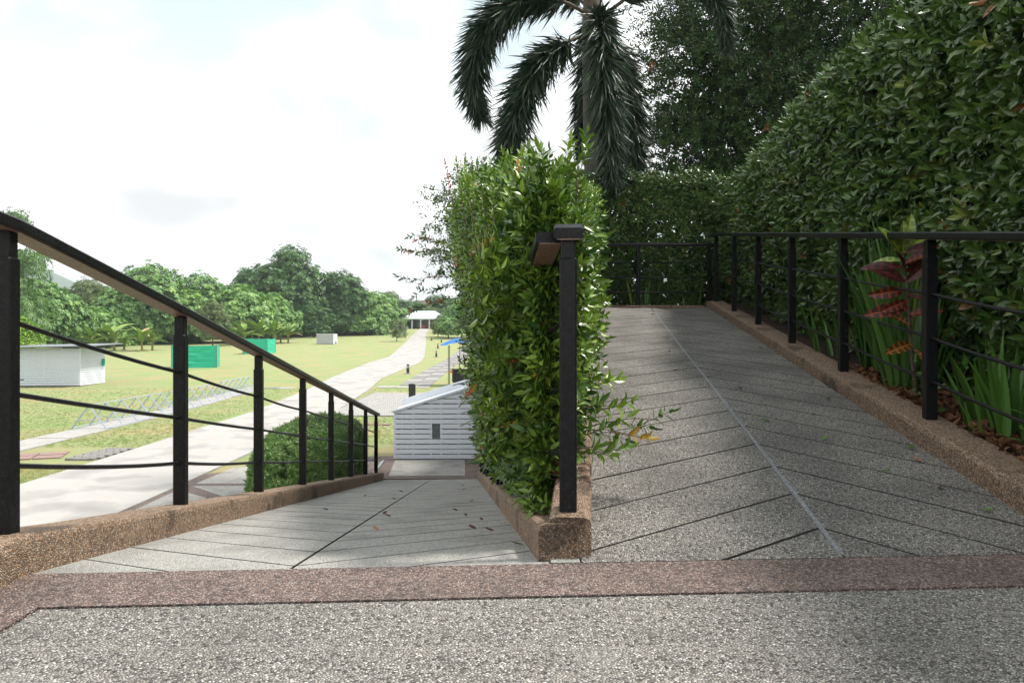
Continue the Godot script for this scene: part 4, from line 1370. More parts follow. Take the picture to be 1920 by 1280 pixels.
func leaf_mat(from: StandardMaterial3D, tint: Color) -> StandardMaterial3D:
	var q := Color(snappedf(pow(tint.r, 0.45), 0.07), snappedf(pow(tint.g, 0.45), 0.07), snappedf(pow(tint.b, 0.45), 0.07))
	var key := str(q) + str(from.get_instance_id())
	if not leaf_mats.has(key):
		var m: StandardMaterial3D = from.duplicate()
		m.vertex_color_use_as_albedo = false
		m.albedo_color = Color(pow(q.r, 2.2), pow(q.g, 2.2), pow(q.b, 2.2)).linear_to_srgb()
		leaf_mats[key] = m
	return leaf_mats[key]

func single_leaves(root: Node3D, places: Array, tints: PackedColorArray, leaves: Array, mat: StandardMaterial3D, most: int) -> void:
	if unit_leaf == null:
		var mb := MB.new()
		mb.leaf(Transform3D(), 1.0, 0.4, 0.28, 0.22, 5)
		unit_leaf = mb.mesh()
	var n := 0
	for k in places.size():
		for l in leaves:
			if n >= most:
				return
			var t: Transform3D = places[k] * l[0]
			var q: Color = tints[k]
			put("leaf", unit_leaf, leaf_mat(mat, Color(q.r * l[3], q.g * l[3], q.b * l[3])), root, t * Transform3D(Basis.from_scale(Vector3(l[2] / 0.4, l[1], l[1])), Vector3.ZERO))
			n += 1

func grow(pos: Vector3, out: Vector3, up: float, scale: float) -> Transform3D:
	var dir := (out + Vector3.UP * up + rdir() * 0.55).normalized()
	return Transform3D(aim(dir, rdir()) * Basis.from_scale(Vector3.ONE * scale), pos)

# sorts places by distance and splits off the nearest few
func split_near(root: Node3D, places: Array, tints: PackedColorArray, mesh: ArrayMesh, leaves: Array, mat: StandardMaterial3D, most: int, seen: Callable) -> void:
	var eye := Vector3(0, 0.68, 0)
	var order := []
	for k in places.size():
		var p: Vector3 = places[k].origin
		if seen.call(p):
			order.append([p.distance_to(eye), k])
	order.sort_custom(func(a, b): return a[0] < b[0])
	var take := {}
	var np := []
	var nt := PackedColorArray()
	for k in mini(order.size(), int(ceil(float(most) / leaves.size()))):
		take[order[k][1]] = true
		np.append(places[order[k][1]])
		nt.append(tints[order[k][1]])
	single_leaves(root, np, nt, leaves, mat, most)
	var fp := []
	var ft := PackedColorArray()
	for k in places.size():
		if not take.has(k):
			fp.append(places[k])
			ft.append(tints[k])
	many("foliage", mesh, mat, fp, ft, root)

func in_view(p: Vector3) -> bool:
	var y := p.y - 0.68
	return p.z < -1.0 and absf(p.x / -p.z) < 0.68 and absf(y / -p.z) < 0.45

func stems(root: Node3D, from: Array, r: float) -> void:
	for s in from:
		var mb := MB.new()
		mb.tube(s, [r, r * 0.8, r * 0.5, r * 0.3], 6)
		put("stem", mb.mesh(), M.twig, root)

func centre_tint(fresh: float) -> Color:
	var q := rng.randf()
	if q < 0.028: return Color(R(0.4, 0.6), R(0.05, 0.16), R(0.03, 0.05))
	if q < 0.048: return Color(R(0.4, 0.5), R(0.2, 0.28), 0.05)
	var a := Color(0.03, 0.085, 0.016)
	var b := Color(0.23, 0.35, 0.04)
	return a.lerp(b, clampf(fresh + R(-0.45, 0.45), 0, 1))

func make_centre_hedge() -> void:
	var root := base("bushy_hedge", W(0.2, 0.1, 2.9))
	tag(root, "bright bushy hedge with red young leaves between the two ramps", "hedge")
	var o := root.position
	var f := FastNoiseLite.new()
	f.seed = 5
	f.frequency = 1.1
	var places := []
	var tints := PackedColorArray()
	var top := func(d): return 1.06 + 0.235 * (d - 2.8)
	var low_l := func(d): return 0.12 - SLOPE_DOWN * (d - 2.28) + 0.035 * (d - 2.9)
	for k in 29000:
		var face := rng.randf()
		var d := 2.72 + 9.0 * pow(rng.randf(), 1.25)
		var tp: float = top.call(d)
		var p := Vector3.ZERO
		var out := Vector3.ZERO
		var fresh := 0.25
		var inn := 0.28 * pow(rng.randf(), 2.0)
		if rng.randf() < 0.05: inn = -R(0.03, 0.13)
		if face < 0.42:      # the side over the descending ramp
			var lo: float = low_l.call(d)
			var y := lerpf(lo, tp, rng.randf())
			var bulge := 0.5 * pow((y - lo) / (tp - lo), 0.9) * (1.0 - exp(-(d - 2.7) / 3.0)) - 0.05
			var x := down_right(d) + 0.1 - bulge + inn - 0.16 * f.get_noise_2d(d * 1.4, y * 1.4)
			x = minf(x + 0.25 * smoothstep(0.35, 0.0, tp - y), up_left(d) - 0.14)
			p = W(x, y, d)
			out = Vector3(-1, 0.1, 0.25)
			fresh = 0.42 + 0.5 * f.get_noise_2d(d * 2.0 + 40, y * 2.0)
		elif face < 0.64:    # top
			var u := rng.randf()
			var x := lerpf(down_right(d) - 0.3 * (1.0 - exp(-(d - 2.7) / 3.0)), up_left(d) - 0.12, u)
			p = W(x, tp + 0.1 * sin(PI * u) + 0.17 * f.get_noise_2d(x * 2.5, d * 2.5) - inn, d)
			out = Vector3(0, 1, 0.2)
			fresh = 0.42 + 0.5 * f.get_noise_2d(d * 2.0 + 40, x * 2.0)
		elif face < 0.76:    # the end facing the landing
			var y := lerpf(0.18, top.call(2.8) + 0.06, rng.randf())
			var u := rng.randf()
			var wide := smoothstep(0.1, 0.75, y)
			var x := lerpf(lerpf(0.09, 0.0, wide), lerpf(0.18, 0.22, wide), u)
			d = 3.02 + 0.12 * (1.0 - wide) - 0.22 * smoothstep(0.55, 1.0, u) + 0.1 * (0.5 - u) + inn + 0.08 * f.get_noise_2d(x * 3, y * 2)
			p = W(x, y, d)
			out = Vector3((u - 0.5) * 1.4, 0.15, 1)
			fresh = 0.42 + 0.5 * f.get_noise_2d(x * 4, y * 3)
		else:                # the side along the rising ramp
			var lo: float = up_y(up_left(d), d) + 0.14
			var y := lerpf(lo, tp, rng.randf())
			var x: float = up_left(d) - 0.1 - 0.1 * smoothstep(5.0, 2.7, d) - inn + 0.05 * f.get_noise_2d(d * 1.6, y * 1.6 + 9)
			p = W(x, y, d)
			out = Vector3(1, 0.1, 0.2)
			fresh = 0.42 + 0.5 * f.get_noise_2d(d * 2, y * 2 + 60)
		var ct := centre_tint(fresh)
		places.append(grow(p - o, out, 0.35, R(0.6, 1.05) * (0.6 if ct.r > 0.35 else 1.0)))
		tints.append(ct)
	# a looser filling inside
	for k in 2600:
		var d := 2.95 + 8.6 * rng.randf()
		var u := rng.randf()
		var x := lerpf(down_right(d) + 0.1, up_left(d) - 0.15, u)
		var lo := lerpf(down_y(x, d), up_y(x, d), clampf(u, 0, 1)) + 0.1
		places.append(grow(W(x, lerpf(lo, top.call(d) - 0.1, rng.randf()), d) - o, rdir(), 0.2, R(1.1, 1.6)))
		tints.append(centre_tint(0.42))
	# long free shoots above the top, and one low branch leaning over the rising ramp
	var shoots := []
	for q in [[0.02, 1.22, 3.1, 0.0, 0.16], [0.1, 1.22, 3.05, 0.03, 0.2], [0.2, 1.24, 3.1, 0.03, 0.26], [0.25, 1.22, 3.1, 0.02, 0.25], [-0.06, 1.25, 3.3, -0.03, 0.15], [0.13, 1.26, 3.3, 0.0, 0.2], [-0.1, 1.32, 3.6, -0.05, 0.15], [0.18, 1.28, 3.2, 0.05, 0.24], [-0.2, 1.45, 4.2, -0.05, 0.2], [-0.05, 1.42, 3.9, 0.02, 0.22], [-0.3, 1.62, 5.0, -0.06, 0.25], [0.05, 1.5, 4.3, 0.05, 0.25], [-0.5, 2.0, 6.8, -0.1, 0.3], [0.24, 1.3, 3.3, 0.08, 0.3]]:
		var a := W(q[0], q[1] - 0.25, q[2])
		var b := W(q[0] + q[3], q[1] + q[4] * 0.8, q[2] - 0.02)
		shoots.append([a, a.lerp(b, 0.4), a.lerp(b, 0.75), b])
		for s in 4:
			places.append(Transform3D(aim((b - a).normalized() + rdir() * 0.4, rdir()) * Basis.from_scale(Vector3.ONE * R(0.6, 0.85)), a.lerp(b, 0.45 + s * 0.18) - o))
			tints.append(centre_tint(0.55))
	for q in [[0.22, 0.42, 2.85, 0.16, 0.02], [0.24, 0.36, 2.9, 0.2, -0.03], [0.25, 0.5, 2.95, 0.1, 0.02], [0.24, 0.3, 2.8, 0.1, -0.02], [0.22, 0.62, 2.9, 0.06, 0.05], [0.3, 0.36, 2.95, 0.25, 0.02], [0.24, 0.88, 3.1, 0.04, 0.02]]:
		var a := W(q[0] - 0.1, q[1] - 0.05, q[2])
		var b := W(q[0] + q[3], q[1] + q[4], q[2] - 0.08)
		shoots.append([a, a.lerp(b, 0.4) + Vector3.UP * 0.02, a.lerp(b, 0.75) + Vector3.UP * 0.02, b])
		for s in 3:
			places.append(Transform3D(aim((b - a).normalized() + rdir() * 0.3, rdir()) * Basis.from_scale(Vector3.ONE * R(0.8, 1.1)), a.lerp(b, 0.45 + s * 0.25) - o))
			tints.append(centre_tint(0.6))
	# side branches reaching out over the road side, seen against the sky
	for q in [[-0.72, 1.62, 8.6, -0.5, 0.08], [-0.8, 1.5, 9.0, -0.5, -0.12], [-0.7, 1.4, 8.4, -0.35, -0.22], [-0.78, 1.75, 9.2, -0.4, 0.2], [-0.8, 1.3, 9.2, -0.4, -0.25]]:
		var a := W(q[0] + 0.35, q[1] - 0.05, q[2])
		var b := W(q[0] + q[3], q[1] + q[4], q[2])
		shoots.append([a, a.lerp(b, 0.4) + Vector3.UP * 0.06, a.lerp(b, 0.75) + Vector3.UP * 0.04, b])
		for s in 8:
			places.append(Transform3D(aim((b - a).normalized() + rdir() * 0.7, rdir()) * Basis.from_scale(Vector3.ONE * R(0.8, 1.15)), a.lerp(b, 0.3 + s * 0.1) + Vector3.UP * 0.04 - o))
			tints.append(Color(0.05, 0.11, 0.03) if rng.randf() < 0.85 else Color(0.35, 0.1, 0.05))
	stems(root, shoots.map(func(s): return s.map(func(p): return p - o)), 0.0035)
	var trunks := []
	for k in 14:
		var d := 3.1 + k * 0.62
		var x := lerpf(down_right(d), up_left(d), R(0.4, 0.7))
		var lo := lerpf(down_y(x, d), up_y(x, d), 0.5)
		trunks.append([W(x, lo, d) - o, W(x + R(-0.1, 0.1), lo + 0.5, d + R(-0.1, 0.1)) - o, W(x + R(-0.2, 0.2), lo + 1.0, d) - o, W(x + R(-0.3, 0.3), top.call(d) - 0.15, d) - o])
	stems(root, trunks, 0.014)
	var mesh := twig(4, 0.1, 0.071, 0.026, 4, 3)
	split_near(root, places, tints, mesh, twig_leaves(4, 0.1, 0.071, 0.026, 3), M.leaf, 297, func(p): return in_view(p + o) and (p + o).z > -2.95)

func dark_tint() -> Color:
	var q := rng.randf()
	if q < 0.006: return Color(0.24, 0.1, 0.03)
	if q < 0.03: return Color(0.16, 0.19, 0.03)
	return Color(0.032, 0.072, 0.014).lerp(Color(0.085, 0.155, 0.025), rng.randf())

func make_right_hedge() -> void:
	var root := base("tall_hedge", W(2.6, 0.1, 4.0))
	tag(root, "tall dark glossy hedge behind the railing of the rising ramp", "hedge")
	var o := root.position
	var f := FastNoiseLite.new()
	f.seed = 15
	f.frequency = 0.8
	var places := []
	var tints := PackedColorArray()
	var face_x := func(d): return 2.02 + 0.108 * d + 0.2 * smoothstep(6.3, 4.4, d)
	for k in 17500:
		var d := 1.2 + 10.6 * pow(rng.randf(), 1.1)
		var q := rng.randf()
		var fx: float = face_x.call(d)
		var lo := up_y(fx, d) + 0.12
		if q < 0.72:
			var y := lerpf(lo, 3.0, rng.randf())
			var inn := 0.5 * pow(rng.randf(), 2.0)
			var x := fx + inn - 0.14 * f.get_noise_2d(d * 1.3, y * 1.3) - 0.1 * smoothstep(0.9, 1.8, y - lo) + 0.22 * smoothstep(0.4, 0.0, 3.0 - y) + 0.12 * smoothstep(0.5, 0.0, y - lo)
			places.append(grow(W(x, y, d) - o, Vector3(-1, 0.05, 0.3), 0.1, R(0.85, 1.3)))
			tints.append(dark_tint())
		else:
			var u := rng.randf()
			var x := fx + 0.1 + u * 1.3
			places.append(grow(W(x, 3.02 + 0.12 * f.get_noise_2d(x * 2, d * 2) - 0.3 * pow(rng.randf(), 2.0), d) - o, Vector3(0, 1, 0), 0.3, R(0.85, 1.2)))
			tints.append(dark_tint())
	for k in 6500:
		var d := 1.2 + 10.6 * rng.randf()
		var fx: float = face_x.call(d)
		places.append(grow(W(fx + R(0.3, 1.3), lerpf(up_y(fx, d) + 0.1, 2.9, rng.randf()), d) - o, rdir(), 0.2, R(1.3, 2.0)))
		tints.append(dark_tint())
	var trunks := []
	for k in 16:
		var d := 1.6 + k * 0.62
		var x: float = face_x.call(d) + 0.5
		var lo := up_y(x, d)
		trunks.append([W(x, lo, d) - o, W(x + R(-0.2, 0.2), lo + 0.7, d) - o, W(x + R(-0.3, 0.3), lo + 1.5, d + R(-0.2, 0.2)) - o, W(x + R(-0.3, 0.3), 2.8, d) - o])
	stems(root, trunks, 0.02)
	var mesh := twig(4, 0.13, 0.088, 0.034, 4, 21)
	split_near(root, places, tints, mesh, twig_leaves(4, 0.13, 0.088, 0.034, 21), M.leaf_dark, 297, func(p): return in_view(p + o) and (p + o).x < face_x.call(-(p + o).z) + 0.08)

func make_back_hedge() -> void:
	var root := base("back_hedge", W(1.9, 1.1, 11.6))
	tag(root, "dark clipped hedge closing the top of the rising ramp", "hedge")
	var o := root.position
	var f := FastNoiseLite.new()
	f.seed = 25
	f.frequency = 0.9
	var places := []
	var tints := PackedColorArray()
	for k in 10500:
		var x := R(-0.5, 4.2)
		var q := rng.randf()
		var top := 3.15 + 0.12 * f.get_noise_1d(x * 3)
		if q < 0.78:
			var y := lerpf(1.15, top, rng.randf())
			places.append(grow(W(x, y, 11.35 + 0.6 * pow(rng.randf(), 2.0) + 0.15 * f.get_noise_2d(x * 1.5, y * 1.5)) - o, Vector3(0, 0.05, 1), 0.2, R(0.85, 1.2)))
			tints.append(dark_tint())
		else:
			places.append(grow(W(x, top - 0.25 * pow(rng.randf(), 2.0), R(11.4, 12.3)) - o, Vector3(0, 1, 0.2), 0.3, R(0.85, 1.3)))
			tints.append(dark_tint())
	var trunks := []
	for k in 9:
		var x := -0.2 + k * 0.48
		trunks.append([W(x, 1.1, 11.8) - o, W(x + R(-0.1, 0.1), 1.8, 11.8) - o, W(x + R(-0.2, 0.2), 2.4, 11.8) - o, W(x + R(-0.3, 0.3), 3.0, 11.8) - o])
	stems(root, trunks, 0.016)
	many("foliage", twig(4, 0.12, 0.08, 0.032, 2, 33), M.leaf_dark, places, tints, root)

# a mass of twigs in lobes [centre, radii]
func leafy_mass(root: Node3D, lobes: Array, count: int, mesh: ArrayMesh, mat: Material, tint: Callable, scale: float, fill := 0.4) -> void:
	var o := root.position
	var places := []
	var tints := PackedColorArray()
	var f := FastNoiseLite.new()
	f.seed = count
	f.frequency = 0.55
	var vol := 0.0
	for l in lobes: vol += pow(l[1].x * l[1].y * l[1].z, 0.67)
	for l in lobes:
		var n := int(count * pow(l[1].x * l[1].y * l[1].z, 0.67) / vol)
		for k in n:
			var dir := rdir()
			var rad := 1.0 - fill * pow(rng.randf(), 1.6)
			var p: Vector3 = l[0] + dir * l[1] * rad * (1.0 + 0.3 * f.get_noise_3dv(dir * 3.0 + l[0]))
			if f.get_noise_3dv(p * 1.7) < -0.22: continue
			places.append(grow(p - o, dir, 0.15, scale * R(0.8, 1.25)))
			tints.append(tint.call())
	many("foliage", mesh, mat, places, tints, root)

func make_big_tree() -> void:
	var root := base("shade_tree", W(5.6, 1.1, 16.5))
	tag(root, "big dark leafy tree standing behind the tall hedge", "tree")
	var o := root.position
	var mb := MB.new()
	for s in [[Vector3(0, -0.2, 0), Vector3(-0.1, 1.6, 0), Vector3(-0.5, 3.4, 0.2), Vector3(-0.9, 6.0, 0.3)], [Vector3(0.2, -0.2, 0), Vector3(0.4, 1.8, 0.1), Vector3(0.7, 3.6, 0.3), Vector3(1.1, 6.4, 0.2)]]:
		mb.tube(s, [0.2, 0.16, 0.11, 0.04], 9)
	put("trunk", mb.mesh(), M.bark, root)
	for k in 16:
		var a := Vector3(R(-0.5, 0.7), R(1.6, 4.0), 0.2)
		var b := Vector3(R(-3.2, 2.2), a.y + R(0.6, 2.6), R(-1.2, 1.4))
		var t := MB.new()
		t.tube([a, a.lerp(b, 0.4) + Vector3.UP * 0.25, a.lerp(b, 0.75) + Vector3.UP * 0.2, b], [0.07, 0.05, 0.03, 0.01], 6)
		put("limb", t.mesh(), M.bark, root)
	var dk := func():
		var q := rng.randf()
		if q < 0.007: return Color(0.2, 0.08, 0.03)
		return Color(0.026, 0.058, 0.014).lerp(Color(0.06, 0.115, 0.024), rng.randf() * rng.randf())
	leafy_mass(root, [[W(4.0, 6.3, 15.6), Vector3(1.35, 1.5, 1.3)], [W(3.7, 4.7, 15.4), Vector3(1.0, 1.0, 1.0)], [W(5.3, 5.2, 15.8), Vector3(1.6, 1.6, 1.4)], [W(6.9, 6.0, 16.2), Vector3(1.9, 2.2, 1.5)], [W(5.0, 7.9, 16.4), Vector3(2.2, 1.6, 1.8)], [W(7.6, 8.2, 16.6), Vector3(2.2, 1.8, 1.8)], [W(4.6, 3.9, 15.6), Vector3(1.3, 0.7, 1.0)], [W(8.6, 4.8, 16.0), Vector3(1.8, 2.4, 1.6)]], 18500, twig(5, 0.2, 0.11, 0.045, 2, 44), M.leaf_tree, dk, 1.0, 0.62)

func make_small_tree() -> void:
	var root := base("slim_tree", W(-0.72, LOW, 14.6))
	tag(root, "slim dark tree peeping over the far end of the bushy hedge", "tree")
	var mb := MB.new()
	mb.tube([Vector3(0, -0.1, 0), Vector3(0.05, 2.0, 0), Vector3(0.0, 4.2, 0), Vector3(-0.1, 5.2, 0)], [0.05, 0.04, 0.03, 0.012], 7)
	put("trunk", mb.mesh(), M.bark, root)
	leafy_mass(root, [[W(-1.3, 3.3, 14.5), Vector3(0.45, 0.55, 0.5)], [W(-0.75, 3.7, 14.6), Vector3(0.45, 0.5, 0.5)], [W(-1.25, 2.5, 14.6), Vector3(0.45, 0.5, 0.4)], [W(-0.3, 3.6, 14.7), Vector3(0.6, 0.5, 0.5)]], 620, twig(4, 0.14, 0.085, 0.035, 2, 45), M.leaf_dark, func(): return Color(0.04, 0.085, 0.025).lerp(Color(0.12, 0.18, 0.05), rng.randf()), 1.0, 0.7)

func make_bush() -> void:
	var root := base("clipped_mound", W(-2.9, LOW, 10.0))
	tag(root, "low clipped green mound of small leaves outside the ramp railing", "bush")
	var o := root.position
	var places := []
	var tints := PackedColorArray()
	var f := FastNoiseLite.new()
	f.seed = 65
	f.frequency = 1.2
	for k in 9000:
		var dir := rdir()
		dir.y = absf(dir.y) * 1.0
		# rounded box, longer along the ramp, lower at the near end
		var q := Vector3(signf(dir.x) * pow(absf(dir.x), 0.55), pow(dir.y, 0.5), signf(dir.z) * pow(absf(dir.z), 0.55))
		q /= maxf(absf(q.x), maxf(q.y, absf(q.z))) * 0.55 + q.length() * 0.45
		var d := 10.65 - q.z * 2.05
		var h := 1.1 - 0.14 * smoothstep(9.6, 8.4, d)
		var x := -2.14 - 0.066 * (d - 2.2) - 0.12 + 0.55 * q.x
		var p := W(x, LOW + q.y * h * (1.0 - 0.05 * rng.randf()) + 0.05 * f.get_noise_2d(x * 2, d * 2), d)
		places.append(grow(p - o, Vector3(dir.x, dir.y, dir.z), 0.4, R(0.8, 1.25)))
		tints.append(Color(0.085, 0.17, 0.035).lerp(Color(0.2, 0.32, 0.08), clampf(0.5 + 0.6 * f.get_noise_3d(p.x * 2, p.y * 2, p.z * 2) + R(-0.35, 0.35), 0, 1)))
	for k in 2600:
		var d := R(9.0, 12.3)
		places.append(grow(W(-2.26 - 0.066 * (d - 2.2) + R(-0.42, 0.42), LOW + R(0.05, 0.9), d) - o, rdir(), 0.3, R(1.2, 1.8)))
		tints.append(Color(0.085, 0.17, 0.035).lerp(Color(0.2, 0.32, 0.08), rng.randf()))
	var st := []
	for k in 10:
		st.append([W(R(-3.0, -2.7), LOW, 9.4 + k * 0.25) - o, W(R(-3.0, -2.7), LOW + 0.3, 9.4 + k * 0.25) - o, W(R(-3.1, -2.6), LOW + 0.5, 9.4 + k * 0.25) - o, W(R(-3.1, -2.6), LOW + 0.7, 9.4 + k * 0.25) - o])
	stems(root, st, 0.012)
	many("foliage", twig(5, 0.07, 0.036, 0.018, 2, 51), M.leaf, places, tints, root)

# ---------------------------------------------------------------- the palm
func frond(root: Node3D, pts: Array, length: float, bare: float) -> void:
	var c := Curve3D.new()
	for k in pts.size():
		var t: Vector3 = (pts[mini(k + 1, pts.size() - 1)] - pts[maxi(k - 1, 0)]) * 0.17
		c.add_point(pts[k], -t, t)
	var total := c.get_baked_length()
	var path := []
	var rad := []
	for k in 25:
		path.append(c.sample_baked(total * k / 24.0))
		rad.append(lerpf(0.032, 0.005, k / 24.0))
	var mb := MB.new()
	mb.tube(path, rad, 6)
	var fr := put("frond", mb.mesh(), M.crownshaft, root)
	mb = MB.new()
	var n := 210
	for k in n:
		var t := lerpf(bare, 0.995, float(k) / n)
		var p := c.sample_baked(total * t)
		var f := (c.sample_baked(minf(total * t + 0.05, total)) - c.sample_baked(total * t - 0.05)).normalized()
		var b := aim(f, Vector3(0.2, 1, 0.3))
		for j in 6:
			var a := k * 2.39996 + j * TAU / 6.0 + R(-0.3, 0.3)
			var r := b.x * cos(a) + b.z * sin(a)
			var dir := (f * R(0.6, 1.0) + r * R(0.6, 0.95) + Vector3.DOWN * 0.28).normalized()
			var len := length * (0.45 + 0.62 * sin(PI * clampf(t * 0.9 + 0.08, 0, 1))) * R(0.75, 1.12)
			var g := R(0.6, 1.25)
			mb.tint = Color(0.026 * g, 0.048 * g, 0.026 * g)
			if rng.randf() < 0.06: mb.tint = Color(0.12, 0.14, 0.09)
			mb.leaf(Transform3D(aim(dir, rdir() + Vector3.UP * 0.5), p), len, 0.036, 0.35, R(0.05, 0.35), 3, 0.6)
	var l := put("leaflets", mb.mesh(), M.palm, fr)
	l.set_meta("kind", "stuff")

func make_palm() -> void:
	var d := 12.0
	var k := d / 1400.0
	var P := func(x: float, y: float, dz: float): return W((x - 960.0) * k * (d + dz) / d, 0.68 + (640.0 - y) * k * (d + dz) / d, d + dz)
	var root := base("foxtail_palm", W(1.42, 1.1, 12.0))
	tag(root, "palm with bushy drooping fronds and grey ringed trunk behind the hedge", "palm")
	var o := root.position
	var mb := MB.new()
	var path := []
	var rad := []
	for q in 44:
		var t := q / 43.0
		path.append(Vector3(lerpf(0.0, -0.14, t), 4.45 * t - 0.1, 0))
		rad.append(lerpf(0.235, 0.15, pow(t, 0.8)) + (0.006 if q % 2 else 0.0))
	mb.tube(path, rad, 16)
	put("trunk", mb.mesh(), M.palm_bark, root)
	mb = MB.new()
	mb.tube([Vector3(-0.14, 4.3, 0), Vector3(-0.145, 4.8, 0), Vector3(-0.15, 5.3, 0), Vector3(-0.16, 5.9, 0)], [0.15, 0.145, 0.1, 0.05], 12)
	put("crownshaft", mb.mesh(), M.crownshaft, root)
	mb = MB.new()
	mb.tube([Vector3(-0.16, 5.6, 0), Vector3(-0.18, 6.4, 0), Vector3(-0.15, 7.2, 0.05)], [0.05, 0.035, 0.008], 6)
	put("spear_leaf", mb.mesh(), M.crownshaft, root)
	var list := [
		[[1112, 36, 0], [1060, 4, -0.2], [990, -4, -0.4], [925, 35, -0.5], [893, 100, -0.5], [888, 165, -0.45], [902, 222, -0.4]],
		[[1105, 66, 0], [1065, 78, -0.3], [1010, 122, -0.6], [975, 190, -0.7], [958, 250, -0.7], [950, 312, -0.65]],
		[[1118, 34, 0], [1126, 30, -0.45], [1130, 75, -0.85], [1134, 150, -1.0], [1142, 230, -1.0], [1150, 335, -0.9]],
		[[1122, 50, 0], [1150, 75, 0.3], [1172, 150, 0.5], [1184, 230, 0.5], [1190, 318, 0.4]],
		[[1122, 36, 0], [1165, 4, -0.1], [1225, -38, -0.3], [1300, -40, -0.5], [1352, 10, -0.6], [1366, 92, -0.6]],
		[[1112, 26, 0], [1080, -8, 0.4], [1010, -70, 0.8], [930, -90, 1.1], [880, -50, 1.2]],
		[[1120, 20, 0], [1140, -60, 0.4], [1200, -140, 0.9], [1290, -150, 1.4], [1350, -90, 1.6]],
		[[1114, 20, 0], [1090, -70, -0.4], [1050, -150, -0.9], [990, -170, -1.4], [940, -120, -1.8]],
		[[1116, 44, 0], [1120, 40, 0.6], [1110, 90, 1.1], [1100, 180, 1.3], [1095, 290, 1.3]],
	]
	for i in list.size():
		frond(root, list[i].map(func(q): return P.call(q[0], q[1], q[2]) - o), 0.42 if i == 4 else 0.62, 0.03 if i == 2 or i == 8 else 0.16)

# ---------------------------------------------------------------- plants of the bed right of the ramp
func strap_clump(label: String, x: float, d: float, n: int, h: float, spread: float) -> void:
	var root := base("strap_leaf_plant", W(x, up_y(x, d) + 0.05, d))
	tag(root, label, "plant", "strap leaf plants in the bed")
	for k in n:
		var mb := MB.new()
		var a := R(0, TAU)
		var lean := R(0.02, 0.32) * spread
		var dir := Vector3(cos(a) * lean, 1, sin(a) * lean).normalized()
		var g := R(0.7, 1.3)
		mb.tint = Color(0.055 * g, 0.135 * g, 0.02 * g)
		if rng.randf() < 0.05: mb.tint = Color(0.2, 0.23, 0.05)
		var at := Vector3(cos(a), 0, sin(a)) * R(0.0, 0.16) * spread
		mb.leaf(Transform3D(aim(dir, Vector3(cos(a), 0.2, sin(a)) * -1.0 + rdir() * 0.4), at), h * R(0.55, 1.05), R(0.03, 0.05), 0.35, R(-0.02, 0.3) * spread, 7, 0.55)
		put("leaf", mb.mesh(), M.blade, root)

func make_croton() -> void:
	var root := base("croton", W(2.27, up_y(2.27, 4.2) + 0.05, 4.2))
	tag(root, "croton with dark red and orange veined leaves behind the railing", "plant")
	var mb := MB.new()
	var st := [Vector3(0.02, -0.05, 0), Vector3(-0.02, 0.3, 0.0), Vector3(-0.06, 0.6, 0.04), Vector3(-0.1, 0.86, 0.06)]
	mb.tube(st, [0.011, 0.01, 0.009, 0.006], 7)
	put("stem", mb.mesh(), M.bark, root)
	# [height, direction in the picture plane, towards camera, length, tone]
	var list := [
		[0.36, -1.0, 0.15, 0.4, 0.21, 2], [0.33, 0.4, -0.4, 0.5, 0.16, 2], [0.46, -0.5, 0.4, 0.3, 0.14, 2], [0.56, -1.0, 0.05, 0.3, 0.24, 1], [0.6, -1.0, 0.0, 0.5, 0.17, 1], [0.63, 0.7, 0.1, 0.4, 0.17, 0],
		[0.66, -1.0, 0.25, 0.2, 0.2, 1], [0.7, -0.9, 0.45, 0.4, 0.23, 0], [0.7, 0.6, 0.6, 0.2, 0.18, 0], [0.74, -0.4, 0.7, 0.6, 0.18, 0], [0.76, 0.9, 0.5, 0.1, 0.19, 0], [0.78, -1.0, 0.6, 0.0, 0.22, 0], [0.8, 0.2, 0.4, 0.8, 0.15, 1],
		[0.84, -0.8, 0.9, 0.1, 0.21, 3], [0.86, 0.15, 1.6, 0.1, 0.22, 3], [0.86, 0.8, 1.0, 0.1, 0.24, 3], [0.86, 1.0, 0.6, 0.0, 0.2, 0], [0.85, -0.3, 1.2, 0.3, 0.19, 3], [0.86, 0.4, 1.2, -0.2, 0.19, 0], [0.82, -0.7, 0.4, -0.5, 0.18, 3], [0.8, 0.7, 0.3, -0.5, 0.18, 0], [0.52, 0.9, 0.3, 0.2, 0.17, 1]]
	for q in list:
		var dir := (Vector3(q[1], q[2] - 0.15, q[3]) + rdir() * 0.35).normalized()
		mb = MB.new()
		var at := Vector3(lerpf(0.0, -0.1, q[0] / 0.86), q[0], 0.05)
		var rib: Color = [Color(0.14, 0.025, 0.018), Color(0.28, 0.06, 0.02), Color(0.42, 0.16, 0.03), Color(0.3, 0.36, 0.06)][q[5]]
		var blade: Color = [Color(0.045, 0.014, 0.014), Color(0.06, 0.018, 0.015), Color(0.07, 0.045, 0.015), Color(0.12, 0.19, 0.03)][q[5]]
		veined_leaf(mb, Transform3D(aim(dir, Vector3(0.1, 0.45, 1.0) + rdir() * 0.5), at), q[4], q[4] * 0.33, rib, blade)
		put("leaf", mb.mesh(), M.blade, root)

